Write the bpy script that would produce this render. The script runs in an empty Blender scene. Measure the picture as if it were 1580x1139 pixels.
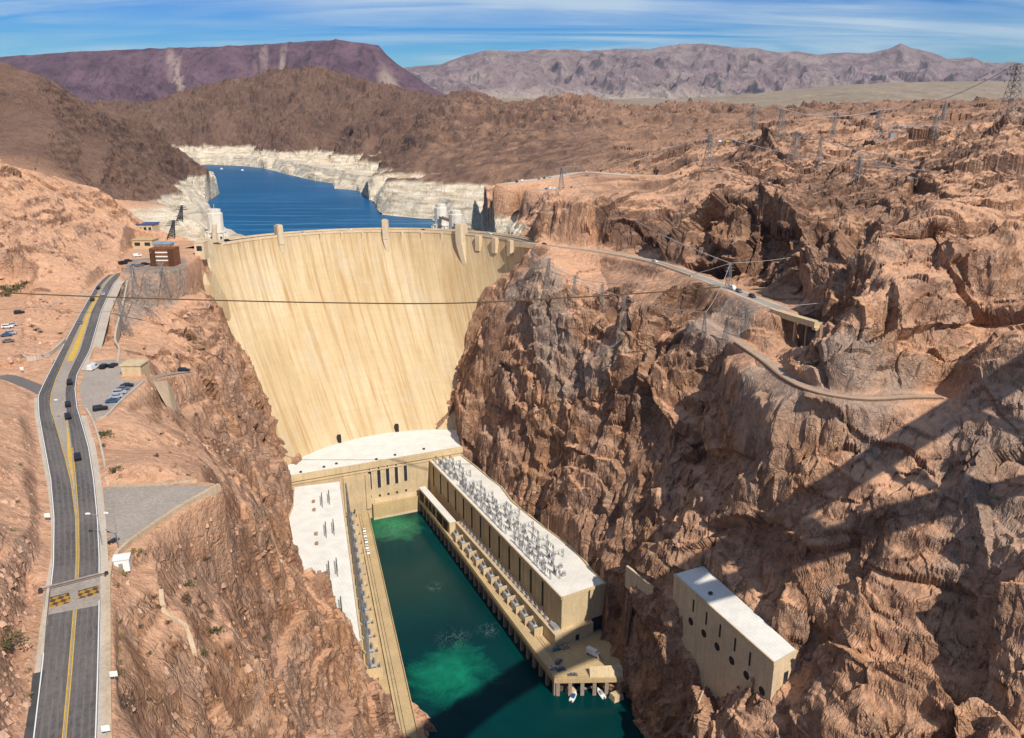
import bpy, math, random
import numpy as np
from mathutils import Vector, Matrix
random.seed(7)
RNG = np.random.default_rng(11)
SC = bpy.context.scene
COL = SC.collection
R = math.radians

# ------------------------------------------------------------------ camera
F, PITCH, H = 1275.0, math.radians(17.0), 270.0
CP, SP = math.cos(PITCH), math.sin(PITCH)
def ray(x, y):
    u = (x - 790) / F; v = -(y - 569.5) / F
    return u, CP + v * SP, -SP + v * CP
def PZ(x, y, z):                       # surveyed point: sight line meets elevation z
    a, b, c = ray(x, y); t = (z - H) / c
    return (a * t, b * t, z)
def PY(x, y, Y):                       # sight line at range Y
    a, b, c = ray(x, y); t = Y / b
    return (a * t, Y, H + c * t)
cam = bpy.data.cameras.new('camera')
cam.sensor_width = 36; cam.lens = 36 * F / 1580
cam.clip_start = 1; cam.clip_end = 80000
co = bpy.data.objects.new('camera', cam); COL.objects.link(co)
co.location = (0, 0, H); co.rotation_euler = (math.pi / 2 - PITCH, 0, 0)
SC.camera = co

# ------------------------------------------------------------------ light
SUN_EL, SUN_AZ = R(45), R(30)          # sun behind the camera, thirty degrees to the right
S = Vector((math.sin(SUN_AZ) * math.cos(SUN_EL), -math.cos(SUN_AZ) * math.cos(SUN_EL), math.sin(SUN_EL)))
sl = bpy.data.lights.new('sun', 'SUN'); sl.energy = 5.0; sl.angle = R(0.5); sl.color = (1, .93, .82)
so = bpy.data.objects.new('sun', sl); COL.objects.link(so)
so.rotation_euler = S.to_track_quat('Z', 'Y').to_euler()

def N(nt, t, **kw):
    n = nt.nodes.new(t)
    for k, v in kw.items():
        if k.startswith('i_'):
            key = k[2:]
            n.inputs[int(key) if key.isdigit() else key.replace('_', ' ')].default_value = v
        else: setattr(n, k, v)
    return n
def ramp(nt, fac, stops, interp='LINEAR'):
    n = nt.nodes.new('ShaderNodeValToRGB'); e = n.color_ramp.elements
    n.color_ramp.interpolation = interp
    while len(e) < len(stops): e.new(0.5)
    for i, (p, c) in enumerate(stops):
        e[i].position = p; e[i].color = (c, c, c, 1) if isinstance(c, (int, float)) else (*c, 1)
    nt.links.new(fac, n.inputs[0]); return n.outputs[0]
def mix(nt, fac, a, b, mode='MIX'):
    n = nt.nodes.new('ShaderNodeMix'); n.data_type = 'RGBA'; n.blend_type = mode
    for s, v in ((n.inputs[0], fac), (n.inputs[6], a), (n.inputs[7], b)):
        if hasattr(v, 'is_linked'): nt.links.new(v, s)
        elif isinstance(v, (int, float)): s.default_value = v
        else: s.default_value = (*v, 1)
    return n.outputs[2]
def mth(nt, op, a, b=0.0, clamp=False):
    n = nt.nodes.new('ShaderNodeMath'); n.operation = op; n.use_clamp = clamp
    for s, v in ((n.inputs[0], a), (n.inputs[1], b)):
        if hasattr(v, 'is_linked'): nt.links.new(v, s)
        else: s.default_value = v
    return n.outputs[0]
def noise(nt, vec, scale, detail=6, rough=.55, dist=0.0):
    n = N(nt, 'ShaderNodeTexNoise', i_Scale=scale, i_Detail=detail, i_Roughness=rough, i_Distortion=dist)
    if vec is not None: nt.links.new(vec, n.inputs['Vector'])
    return n.outputs[0]
def mapping(nt, vec, scale=(1, 1, 1), rot=(0, 0, 0), loc=(0, 0, 0)):
    n = N(nt, 'ShaderNodeMapping'); n.inputs['Scale'].default_value = scale
    n.inputs['Rotation'].default_value = rot; n.inputs['Location'].default_value = loc
    nt.links.new(vec, n.inputs['Vector']); return n.outputs[0]
def attr(nt, name):
    return N(nt, 'ShaderNodeAttribute', attribute_name=name).outputs['Fac']

w = bpy.data.worlds.new('World'); SC.world = w; w.use_nodes = True
nt = w.node_tree; nt.nodes.clear()
sky = N(nt, 'ShaderNodeTexSky', sky_type='NISHITA', sun_disc=False)
sky.sun_elevation = SUN_EL; sky.sun_rotation = math.pi - SUN_AZ
sky.altitude = 400; sky.air_density = 1.0; sky.dust_density = .35; sky.ozone_density = 3.0
tc = N(nt, 'ShaderNodeTexCoord')
# thin cirrus sheet at constant height: direction / z
sx = N(nt, 'ShaderNodeSeparateXYZ'); nt.links.new(tc.outputs['Generated'], sx.inputs[0])
zz = mth(nt, 'ADD', mth(nt, 'MAXIMUM', sx.outputs[2], 0.0), .13)
cv = N(nt, 'ShaderNodeCombineXYZ')
nt.links.new(mth(nt, 'DIVIDE', sx.outputs[0], zz), cv.inputs[0]); nt.links.new(mth(nt, 'DIVIDE', sx.outputs[1], zz), cv.inputs[1])
mv = mapping(nt, cv.outputs[0], scale=(.42, 2.3, 1), rot=(0, 0, R(-34)), loc=(1.3, 2.1, 0))
c1 = noise(nt, mv, 1.0, 7, .62, .6)
mv2 = mapping(nt, cv.outputs[0], scale=(.5, .6, 1), rot=(0, 0, R(20)), loc=(4.0, .4, 0))
c2 = noise(nt, mv2, 1.0, 3, .5, 0)
cm = mth(nt, 'MULTIPLY', ramp(nt, c1, [(.38, 0.0), (.62, 1.0)]), ramp(nt, c2, [(.34, 0.1), (.54, 1.0)]))
cm = mth(nt, 'MULTIPLY', cm, .85)
hs = N(nt, 'ShaderNodeHueSaturation', i_Saturation=1.25, i_Value=1.0)
nt.links.new(sky.outputs[0], hs.inputs['Color'])
skyc = mix(nt, 1.0, hs.outputs[0], ramp(nt, sx.outputs[2], [(0.0, (.95, 1.1, 1.12)), (.05, (.42, .90, 1.18)), (.13, (.05, .56, 1.25)), (.5, (.45, .8, 1.15))]), 'MULTIPLY')
col = mix(nt, cm, skyc, (7.2, 9.0, 10.4))
bg = N(nt, 'ShaderNodeBackground', i_Strength=.08); nt.links.new(col, bg.inputs[0])
wo = N(nt, 'ShaderNodeOutputWorld'); nt.links.new(bg.outputs[0], wo.inputs[0])

SC.view_settings.view_transform = 'Standard'; SC.view_settings.look = 'None'
SC.view_settings.exposure = 0; SC.view_settings.gamma = 1
SC.cycles.max_bounces = 6; SC.cycles.diffuse_bounces = 3

# ------------------------------------------------------------------ materials
def new_mat(name):
    m = bpy.data.materials.new(name); m.use_nodes = True
    nt = m.node_tree; b = nt.nodes['Principled BSDF']
    return m, nt, b
def bump(nt, b, h, strength=.5, dist=1.0):
    n = N(nt, 'ShaderNodeBump', i_Strength=strength, i_Distance=dist)
    nt.links.new(h, n.inputs['Height']); nt.links.new(n.outputs[0], b.inputs['Normal'])
def simple(name, c, rough=.7, metal=0.0, var=.18, scale=.8, bumpd=0.0, spec=.3):
    m, nt, b = new_mat(name)
    b.inputs['Roughness'].default_value = rough; b.inputs['Metallic'].default_value = metal
    b.inputs['Specular IOR Level'].default_value = spec
    g = N(nt, 'ShaderNodeNewGeometry')
    n = noise(nt, g.outputs['Position'], scale, 5, .6)
    lo = tuple(x * (1 - var) for x in c); hi = tuple(min(1, x * (1 + var)) for x in c)
    nt.links.new(ramp(nt, n, [(.3, lo), (.7, hi)]), b.inputs['Base Color'])
    if bumpd: bump(nt, b, n, .6, bumpd)
    return m
MATS = {}
def mat_rock():
    m, nt, b = new_mat('canyon_rock')
    b.inputs['Roughness'].default_value = .92; b.inputs['Specular IOR Level'].default_value = .12
    g = N(nt, 'ShaderNodeNewGeometry'); P = g.outputs['Position']
    big = noise(nt, P, .012, 4, .55); mid = noise(nt, P, .07, 7, .6, .4); fine = noise(nt, P, .45, 8, .68, .3)
    Pz = mapping(nt, P, scale=(1, 1, .3)); joint = noise(nt, Pz, .16, 6, .65, .5)
    base = ramp(nt, mid, [(.28, (.30, .150, .080)), (.45, (.48, .255, .138)), (.6, (.59, .335, .195)), (.78, (.68, .455, .30))])
    base = mix(nt, ramp(nt, big, [(.42, 0.0), (.62, .6)]), base, (.42, .265, .195))
    base = mix(nt, ramp(nt, fine, [(.3, .75), (.48, 0.0)]), base, (.15, .08, .052))
    base = mix(nt, ramp(nt, fine, [(.6, 0.0), (.78, .5)]), base, (.70, .52, .39))
    # desert varnish on the steep faces
    nz = N(nt, 'ShaderNodeSeparateXYZ'); nt.links.new(g.outputs['True Normal'], nz.inputs[0])
    steep = ramp(nt, nz.outputs[2], [(.35, 1.0), (.75, 0.0)])
    varn = mth(nt, 'MULTIPLY', steep, ramp(nt, joint, [(.44, 0.0), (.66, .62)]))
    base = mix(nt, varn, base, (.13, .072, .055))
    # joints: nets of cracks at two sizes, warped so that they do not look like cells
    wv = N(nt, 'ShaderNodeVectorMath', operation='ADD'); nt.links.new(mapping(nt, P, scale=(1, 1, .7)), wv.inputs[0])
    nc = N(nt, 'ShaderNodeTexNoise', i_Scale=.25, i_Detail=4.0); nt.links.new(P, nc.inputs['Vector'])
    sc_ = N(nt, 'ShaderNodeVectorMath', operation='SCALE'); sc_.inputs['Scale'].default_value = 7.0; nt.links.new(nc.outputs['Color'], sc_.inputs[0]); nt.links.new(sc_.outputs[0], wv.inputs[1])
    def crack(scale, wd):
        v = N(nt, 'ShaderNodeTexVoronoi', feature='DISTANCE_TO_EDGE', i_Scale=scale); nt.links.new(wv.outputs[0], v.inputs['Vector'])
        return ramp(nt, v.outputs['Distance'], [(0.0, 1.0), (wd, 0.0)])
    k1 = crack(.085, .055); k2 = crack(.26, .075)
    kk = mth(nt, 'MAXIMUM', mth(nt, 'MULTIPLY', k1, .8), mth(nt, 'MULTIPLY', k2, .5))
    kk = mth(nt, 'MULTIPLY', kk, ramp(nt, nz.outputs[2], [(.55, 1.0), (.92, .25)]))
    kk = mth(nt, 'MULTIPLY', kk, ramp(nt, mid, [(.35, .3), (.6, 1.0)]))
    kk = mth(nt, 'MULTIPLY', kk, mth(nt, 'SUBTRACT', 1.0, mth(nt, 'MULTIPLY', attr(nt, 'soil'), .75)))
    base = mix(nt, mth(nt, 'MULTIPLY', kk, .62), base, (.11, .06, .042))
    vf = N(nt, 'ShaderNodeTexVoronoi', i_Scale=.16); nt.links.new(wv.outputs[0], vf.inputs['Vector']); vs_ = N(nt, 'ShaderNodeSeparateColor'); nt.links.new(vf.outputs['Color'], vs_.inputs[0])
    base = mix(nt, ramp(nt, vs_.outputs[0], [(0.0, .38), (.45, 0.0)]), base, (.20, .105, .07)); base = mix(nt, ramp(nt, vs_.outputs[1], [(.6, 0.0), (1.0, .34)]), base, (.66, .46, .33))
    soil = ramp(nt, fine, [(.3, (.50, .27, .155)), (.55, (.66, .38, .235)), (.8, (.74, .48, .32))])
    base = mix(nt, attr(nt, 'soil'), base, soil)
    dark = mix(nt, ramp(nt, fine, [(.35, .97), (.75, .72)]), base, ramp(nt, mid, [(.3, (.060, .034, .028)), (.7, (.125, .078, .064))]))
    strk = noise(nt, mapping(nt, P, scale=(1, .5, .6)), .011, 6, .68, .8)
    dark = mix(nt, ramp(nt, strk, [(.52, 0.0), (.68, .55)]), dark, (.24, .15, .105)); dark = mix(nt, ramp(nt, strk, [(.32, .6), (.46, 0.0)]), dark, (.045, .03, .028))
    base = mix(nt, attr(nt, 'dark'), base, dark)
    grey = ramp(nt, fine, [(.3, (.20, .15, .12)), (.6, (.36, .29, .24)), (.8, (.5, .42, .35))])
    base = mix(nt, mth(nt, 'MULTIPLY', attr(nt, 'grey'), ramp(nt, mid, [(.3, .35), (.6, 1.0)])), base, grey)
    lay = mapping(nt, P, scale=(.12, .12, 1.0)); layer = noise(nt, lay, .25, 5, .6, .3)
    ring = ramp(nt, layer, [(.3, (.38, .29, .185)), (.5, (.66, .56, .42)), (.7, (.78, .70, .56))])
    ring = mix(nt, ramp(nt, fine, [(.35, .55), (.5, 0.0)]), ring, (.36, .28, .2))
    base = mix(nt, attr(nt, 'ring'), base, ring)
    nt.links.new(base, b.inputs['Base Color'])
    h = mth(nt, 'ADD', mth(nt, 'MULTIPLY', mid, 5.0), mth(nt, 'ADD', mth(nt, 'MULTIPLY', fine, 1.6), mth(nt, 'SUBTRACT', mth(nt, 'MULTIPLY', joint, 1.5), mth(nt, 'MULTIPLY', kk, 1.6))))
    bump(nt, b, h, .75, 1.0)
    return m
MATS['rock'] = mat_rock()
def mat_concrete(name, c, stain=(.3, .2, .1), amount=.5):
    m, nt, b = new_mat(name); b.inputs['Roughness'].default_value = .85; b.inputs['Specular IOR Level'].default_value = .2
    g = N(nt, 'ShaderNodeNewGeometry'); P = g.outputs['Position']
    a = noise(nt, P, .09, 5, .6); f = noise(nt, P, 1.2, 5, .6)
    st = noise(nt, mapping(nt, P, scale=(.6, .6, .05)), 1.0, 5, .65)
    base = ramp(nt, a, [(.3, tuple(x * .82 for x in c)), (.7, tuple(min(1, x * 1.1) for x in c))])
    base = mix(nt, mth(nt, 'MULTIPLY', ramp(nt, st, [(.5, 0.0), (.75, 1.0)]), amount), base, stain)
    base = mix(nt, .12, base, ramp(nt, f, [(.3, 0.0), (.7, 1.0)]))
    nt.links.new(base, b.inputs['Base Color']); bump(nt, b, f, .3, .1)
    return m
MATS['conc'] = mat_concrete('tan_concrete', (.62, .46, .25))
MATS['conc_deck'] = mat_concrete('sandy_concrete_deck', (.55, .38, .17), (.28, .18, .08), .35)
MATS['conc_pale'] = mat_concrete('pale_concrete', (.68, .51, .31), (.34, .23, .13), .5)
MATS['roof_white'] = mat_concrete('white_roof_coating', (.83, .80, .72), (.6, .55, .46), .25)
MATS['roof_grey'] = mat_concrete('pale_grey_roof', (.80, .76, .68), (.5, .44, .36), .5)
MATS['window'] = simple('dark_window_glass', (.03, .035, .045), .2, 0, .3, .5)
MATS['dark'] = simple('shade_black', (.03, .022, .018), .8)  # near-black colour paints in the shade of bays, holes and slots
MATS['steel'] = simple('galvanised_steel', (.33, .34, .36), .5, .3)
MATS['steel_dark'] = simple('dark_steel', (.06, .06, .07), .5, .3)
MATS['asphalt'] = simple('asphalt', (.075, .07, .07), .9, 0, .25, .35)
MATS['white'] = simple('white_paint', (.8, .79, .76), .5, 0, .06, .5)
MATS['yellow'] = simple('yellow_paint', (.62, .38, .06), .7, 0, .15, .6)
def mat_roof(name, c, st):
    m, nt, b = new_mat(name); b.inputs['Roughness'].default_value = .8; b.inputs['Specular IOR Level'].default_value = .2
    g = N(nt, 'ShaderNodeNewGeometry'); P = g.outputs['Position']; a = noise(nt, P, .12, 6, .65, .3); f = noise(nt, P, .9, 6, .7)
    base = ramp(nt, a, [(.35, tuple(x * .86 for x in c)), (.6, c)]); base = mix(nt, ramp(nt, f, [(.58, 0.0), (.75, .5)]), base, st)
    br = N(nt, 'ShaderNodeTexBrick', i_Scale=.14); br.inputs['Color1'].default_value = br.inputs['Color2'].default_value = (1, 1, 1, 1); br.inputs['Mortar'].default_value = (0, 0, 0, 1); br.inputs['Mortar Size'].default_value = .012
    nt.links.new(mapping(nt, P, rot=(0, 0, R(64))), br.inputs['Vector']); inv = mth(nt, 'SUBTRACT', 1.0, br.outputs['Color'])
    base = mix(nt, mth(nt, 'MULTIPLY', inv, .45), base, st)
    nt.links.new(base, b.inputs['Base Color']); bump(nt, b, f, .3, .06); return m
MATS['roof_white'] = mat_roof('white_roof_coating', (.83, .80, .73), (.55, .5, .42)); MATS['roof_grey'] = mat_roof('pale_roof_coating', (.80, .76, .68), (.46, .41, .34))
def mat_dam():
    m, nt, b = new_mat('dam_concrete'); b.inputs['Roughness'].default_value = .88; b.inputs['Specular IOR Level'].default_value = .15
    uv = N(nt, 'ShaderNodeTexCoord').outputs['UV']      # metres along the arch, metres of elevation
    a = noise(nt, mapping(nt, uv, scale=(.02, .012, 1)), 1.0, 6, .6)
    st = noise(nt, mapping(nt, uv, scale=(.22, .012, 1)), 1.0, 6, .7, .15)
    st2 = noise(nt, mapping(nt, uv, scale=(.07, .006, 1), loc=(9, 3, 0)), 1.0, 4, .6, .1)
    lift = noise(nt, mapping(nt, uv, scale=(.01, .55, 1)), 1.0, 3, .6)
    f = noise(nt, mapping(nt, uv, scale=(.5, .5, 1)), 1.0, 6, .65)
    base = ramp(nt, a, [(.3, (.51, .37, .20)), (.5, (.60, .455, .265)), (.7, (.68, .55, .36))])
    base = mix(nt, ramp(nt, st, [(.48, 0.0), (.68, .9)]), base, (.40, .24, .10))
    base = mix(nt, ramp(nt, st2, [(.55, 0.0), (.7, .55)]), base, (.74, .59, .39))
    base = mix(nt, ramp(nt, lift, [(.5, 0.0), (.8, .22)]), base, (.46, .29, .13))
    base = mix(nt, ramp(nt, f, [(.55, 0.0), (.8, .22)]), base, (.38, .24, .11))
    sx = N(nt, 'ShaderNodeSeparateXYZ'); nt.links.new(uv, sx.inputs[0])
    fr = mth(nt, 'FRACT', mth(nt, 'DIVIDE', sx.outputs[0], 7.6))
    ln = mth(nt, 'LESS_THAN', fr, .05)
    base = mix(nt, mth(nt, 'MULTIPLY', ln, .4), base, (.35, .22, .1))
    fz = mth(nt, 'LESS_THAN', mth(nt, 'FRACT', mth(nt, 'DIVIDE', sx.outputs[1], 3.05)), .07)
    base = mix(nt, mth(nt, 'MULTIPLY', fz, .08), base, (.38, .25, .12))
    gp = noise(nt, mapping(nt, uv, scale=(.05, .03, 1), loc=(3, 7, 0)), 1.0, 6, .7, .3)
    base = mix(nt, ramp(nt, gp, [(.52, 0.0), (.66, .45)]), base, (.52, .45, .35))
    topst = mth(nt, 'MULTIPLY', ramp(nt, noise(nt, mapping(nt, uv, scale=(.5, .02, 1), loc=(1, 2, 0)), 1.0, 4, .7), [(.5, 0.0), (.66, 1.0)]), ramp(nt, mth(nt, 'DIVIDE', sx.outputs[1], 178.0), [(.72, 0.0), (.98, .75)]))
    base = mix(nt, topst, base, (.33, .24, .15))
    bl = N(nt, 'ShaderNodeTexVoronoi', i_Scale=1.0); nt.links.new(mapping(nt, uv, scale=(.13, .33, 1)), bl.inputs['Vector'])
    bs = N(nt, 'ShaderNodeSeparateColor'); nt.links.new(bl.outputs['Color'], bs.inputs[0])
    base = mix(nt, mth(nt, 'MULTIPLY', bs.outputs[0], .16), base, (.44, .31, .16))
    nt.links.new(base, b.inputs['Base Color'])
    bump(nt, b, mth(nt, 'ADD', f, mth(nt, 'MULTIPLY', ln, -1.0)), .5, .3)
    return m
MATS['dam'] = mat_dam()
def mat_water(name, c1, c2, scale, rough, foam=None, plume_spots=None, spec=.35):
    m, nt, b = new_mat(name)
    g = N(nt, 'ShaderNodeNewGeometry'); P = g.outputs['Position']
    b.inputs['Roughness'].default_value = rough; b.inputs['IOR'].default_value = 1.33
    b.inputs['Specular IOR Level'].default_value = spec
    n = noise(nt, P, scale, 4, .55, .6)
    base = ramp(nt, n, [(.35, c1), (.65, c2)])
    for (x, y, r, col, fac) in (plume_spots or []):             # green plumes mixed into the water colour
        d = N(nt, 'ShaderNodeVectorMath', operation='DISTANCE'); nt.links.new(P, d.inputs[0]); d.inputs[1].default_value = (x, y, 0)
        dd = mth(nt, 'ADD', mth(nt, 'DIVIDE', d.outputs['Value'], r), mth(nt, 'MULTIPLY', mth(nt, 'SUBTRACT', noise(nt, P, 1.6 / r, 9, .72, 1.2), .5), 2.0))
        base = mix(nt, ramp(nt, dd, [(.1, fac), (1.0, 0.0)]), base, col)
    nt.links.new(base, b.inputs['Base Color'])
    if foam: foam(nt, b, P, base)
    wv = noise(nt, P, .8 if rough < .2 else .25, 4, .6)
    bump(nt, b, wv, .25, .25)
    return m

# ------------------------------------------------------------------ mesh helpers
class MB:
    def __init__(s): s.v = []; s.f = []; s.mi = []; s.mat = 0
    def add(s, vs, fs):
        o = len(s.v); s.v += [tuple(p) for p in vs]; s.f += [tuple(i + o for i in f) for f in fs]; s.mi += [s.mat] * len(fs)
    def box(s, c, d, rz=0, taper=1.0):
        cx, cy, cz = c; x, y, z = d[0] / 2, d[1] / 2, d[2] / 2; ca, sa = math.cos(rz), math.sin(rz)
        vs = []
        for dz, k in ((-z, 1), (z, taper)):
            for dx, dy in ((-x, -y), (x, -y), (x, y), (-x, y)):
                dx *= k; dy *= k
                vs.append((cx + dx * ca - dy * sa, cy + dx * sa + dy * ca, cz + dz))
        s.add(vs, [(0, 3, 2, 1), (4, 5, 6, 7), (0, 1, 5, 4), (1, 2, 6, 5), (2, 3, 7, 6), (3, 0, 4, 7)])
    def prism(s, poly, z0, z1):
        p = list(poly); a = sum(p[i][0] * p[(i + 1) % len(p)][1] - p[(i + 1) % len(p)][0] * p[i][1] for i in range(len(p)))
        if a < 0: p = p[::-1]
        n = len(p)
        s.add([(q[0], q[1], z0) for q in p] + [(q[0], q[1], z1) for q in p],
              [tuple(range(n - 1, -1, -1)), tuple(range(n, 2 * n))] + [(i, (i + 1) % n, n + (i + 1) % n, n + i) for i in range(n)])
    def bar(s, p, q, wd, n=4, w2=None):
        p = Vector(p); q = Vector(q); d = (q - p)
        if d.length < 1e-6: return
        a = d.orthogonal().normalized(); b = d.normalized().cross(a); vs = []
        for c, r in ((p, wd / 2), (q, (w2 if w2 is not None else wd) / 2)):
            for i in range(n):
                t = 2 * math.pi * (i + .5) / n
                vs.append(c + a * (r * math.cos(t)) + b * (r * math.sin(t)))
        s.add(vs, [tuple(range(n - 1, -1, -1)), tuple(range(n, 2 * n))] + [(i, (i + 1) % n, n + (i + 1) % n, n + i) for i in range(n)])
    def lathe(s, c, prof, n=12):
        vs = []; fs = []
        for r, z in prof:
            for i in range(n):
                t = 2 * math.pi * i / n; vs.append((c[0] + r * math.cos(t), c[1] + r * math.sin(t), c[2] + z))
        for k in range(len(prof) - 1):
            for i in range(n):
                fs.append((k * n + i, k * n + (i + 1) % n, (k + 1) * n + (i + 1) % n, (k + 1) * n + i))
        fs.append(tuple(range(n - 1, -1, -1))); fs.append(tuple((len(prof) - 1) * n + i for i in range(n)))
        s.add(vs, fs)
    def strip(s, pts, half0, half1, z=None):             # flat ribbon along a 3-D polyline
        L, Rr = offset_line(pts, half0), offset_line(pts, half1)
        n = len(pts); s.add(L + Rr, [(i, n + i, n + i + 1, i + 1) if half0 > half1 else (i, i + 1, n + i + 1, n + i) for i in range(n - 1)])
    def wall(s, pts, width, h, base=-1.0):               # a low wall following a polyline
        L, Rr = offset_line(pts, width / 2), offset_line(pts, -width / 2); n = len(pts)
        vs = []
        for line, dz in ((L, base), (L, h), (Rr, h), (Rr, base)): vs += [(p[0], p[1], p[2] + dz) for p in line]
        fs = []
        for k in range(4):
            k2 = (k + 1) % 4
            for i in range(n - 1): fs.append((k * n + i, k2 * n + i, k2 * n + i + 1, k * n + i + 1))
        fs += [(0, 3 * n, 2 * n, n), (n - 1, 2 * n - 1, 3 * n - 1, 4 * n - 1)]
        s.add(vs, fs)
    def build(s, name, mats, parent=None, smooth=False):
        me = bpy.data.meshes.new(name)
        off = parent.location if parent is not None and not parent.get('local') else Vector((0, 0, 0))
        if parent is not None and parent.parent is not None: off = off + parent.parent.location
        me.from_pydata([(p[0] - off[0], p[1] - off[1], p[2] - off[2]) for p in s.v], [], s.f)
        for m in (mats if isinstance(mats, (list, tuple)) else [mats]): me.materials.append(MATS[m] if isinstance(m, str) else m)
        if any(s.mi): me.polygons.foreach_set('material_index', s.mi)
        if smooth: me.polygons.foreach_set('use_smooth', [True] * len(me.polygons))
        me.update()
        o = bpy.data.objects.new(name, me); COL.objects.link(o)
        if parent is not None: o.parent = parent
        return o
def offset_line(pts, d):
    out = []
    n = len(pts)
    for i in range(n):
        a = Vector(pts[max(0, i - 1)][:2]); b = Vector(pts[min(n - 1, i + 1)][:2]); t = (b - a).normalized()
        out.append((pts[i][0] - t.y * d, pts[i][1] + t.x * d, pts[i][2]))
    return out
def smooth_line(pts, step=3.0):                          # Catmull-Rom resample
    P = [np.array(p, float) for p in pts]; P = [2 * P[0] - P[1]] + P + [2 * P[-1] - P[-2]]; out = []
    for i in range(1, len(P) - 2):
        n = max(1, int(np.linalg.norm(P[i + 1] - P[i]) / step))
        for k in range(n):
            t = k / n
            out.append(tuple(.5 * (2 * P[i] + (P[i + 1] - P[i - 1]) * t + (2 * P[i - 1] - 5 * P[i] + 4 * P[i + 1] - P[i + 2]) * t * t + (3 * P[i] - P[i - 1] - 3 * P[i + 1] + P[i + 2]) * t ** 3)))
    out.append(tuple(P[-2])); return out
def tag(o, label=None, cat=None, group=None, kind=None):
    if label: o['label'] = label
    if cat: o['category'] = cat
    if group: o['group'] = group
    if kind: o['kind'] = kind
    return o
def thing(name, loc, label, cat, group=None, rz=0):
    o = bpy.data.objects.new(name, None); COL.objects.link(o); o.location = loc; o.rotation_euler = (0, 0, rz)
    o.empty_display_size = .5
    return tag(o, label, cat, group)
def kids(o): return [c for c in bpy.data.objects if c.parent == o]
def dup(root, loc, rz=0, label=None, group=None):
    r = root.copy(); COL.objects.link(r); r.location = loc; r.rotation_euler = (0, 0, rz)
    if label: r['label'] = label
    if group: r['group'] = group
    for ch in KIDS.setdefault(root.name, kids(root)):
        c = ch.copy(); COL.objects.link(c); c.parent = r
        for gch in KIDS.setdefault(ch.name, kids(ch)):
            d = gch.copy(); COL.objects.link(d); d.parent = c
    return r
KIDS = {}

# ------------------------------------------------------------------ dam shape
ZC, ZT = 178.0, 42.0                                     # crest and powerhouse roof elevations (river = 0)
CRC, CRR = np.array([-103.0, 0.0]), 0
def circ(P):
    P = np.array(P)[:, :2]; A = np.c_[2 * P, np.ones(len(P))]
    c = np.linalg.lstsq(A, (P ** 2).sum(1), rcond=None)[0]; return c[:2], math.sqrt(c[2] + c[0] ** 2 + c[1] ** 2)
C0, R0 = circ([PZ(x, y, ZC) for x, y in [(300, 387), (432, 365), (590, 357), (712, 361), (805, 374)]])
C1, R1 = circ([PZ(x, y, ZT) for x, y in [(447, 715), (500, 690), (560, 674), (620, 664), (690, 662)]])
def dam_g(z):
    s = (ZC - z) / (ZC - ZT); s = np.maximum(s, 0)
    return 1.18 * s ** 1.45 - .18 * s ** 2.2
def dam_pt(a, z):                                        # point of the downstream face at angle a from +Y
    g = dam_g(z); c = C0 + (C1 - C0) * g; r = R0 + (R1 - R0) * g
    return c[0] + r * math.sin(a), c[1] + r * math.cos(a), z
def dam_hit(px, py):                                     # where a sight line meets the dam face
    d = ray(px, py); best = None; prev = None
    for k in range(4000):
        t = 300 + k * .15
        x, y, z = d[0] * t, d[1] * t, H + d[2] * t
        if z > ZC: continue
        g = dam_g(z); c = C0 + (C1 - C0) * g; r = R0 + (R1 - R0) * g
        v = math.hypot(x - c[0], y - c[1]) - r
        if prev is not None and prev < 0 <= v and y > c[1]: return (x, y, z)
        prev = v
    return None
# ------------------------------------------------------------------ powerhouse footprint (shared by ground and buildings)
ZR, ZD = 36.0, 10.0                                      # wing roofs, tailrace decks
def xy(p): return (p[0], p[1])
FL, FR = PZ(447, 735, 42), PZ(712, 690, 42)              # front wall of the central block
WB = [PZ(x, y, ZR) for x, y in [(712, 703), (735, 721), (755, 738), (773, 751), (790, 774), (822, 800), (846, 818), (883, 845), (899, 863), (917, 884), (935, 900)]]
W0, W1 = PZ(662, 710, ZR), PZ(867, 923, ZR)              # river side of the long roof with gantries
RD0, RD1 = PZ(641, 762, ZD), PZ(855, 1048, ZD)           # river edge of that deck
LB = [PZ(x, y, ZR) for x, y in [(454, 751), (452, 782), (444, 801), (451, 836)]] + [(-105, 345, ZR), (-90, 300, ZR)]
L0, L1 = PZ(525, 742, ZR), PZ(557, 985, ZR)
LD0, LD1 = PZ(569, 790, ZD), PZ(648, 1139, ZD)
TIP = [PZ(x, y, ZD) for x, y in [(855, 1048), (962, 1046), (962, 1024), (928, 972), (901, 980), (846, 996)]]
VH = [PZ(x, y, 80) for x, y in [(1040, 885), (1195, 1022), (1230, 1003), (1085, 872)]]
CORR = [xy(p) for p in LB[::-1]] + [xy(FL), xy(dam_pt(R(-58), 42)), xy(dam_pt(0, 42)), (-44, 600), xy(FR)] + [xy(p) for p in WB] + [xy(TIP[3]), xy(TIP[2]), xy(TIP[1]), (46, 318), (44, 300), (20, 290), (20, 235), (-14, 235), (-27, 262), (-38, 296), (-60, 300)]
# ------------------------------------------------------------------ terrain
CT = []                                                  # survey points of the bare ground
def zs(*p):
    for x, y, z in p: CT.append(PZ(x, y, z))
def ys(*p):
    for x, y, Y in p: CT.append(PY(x, y, Y))
def ws(*p): CT.extend(p)
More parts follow.
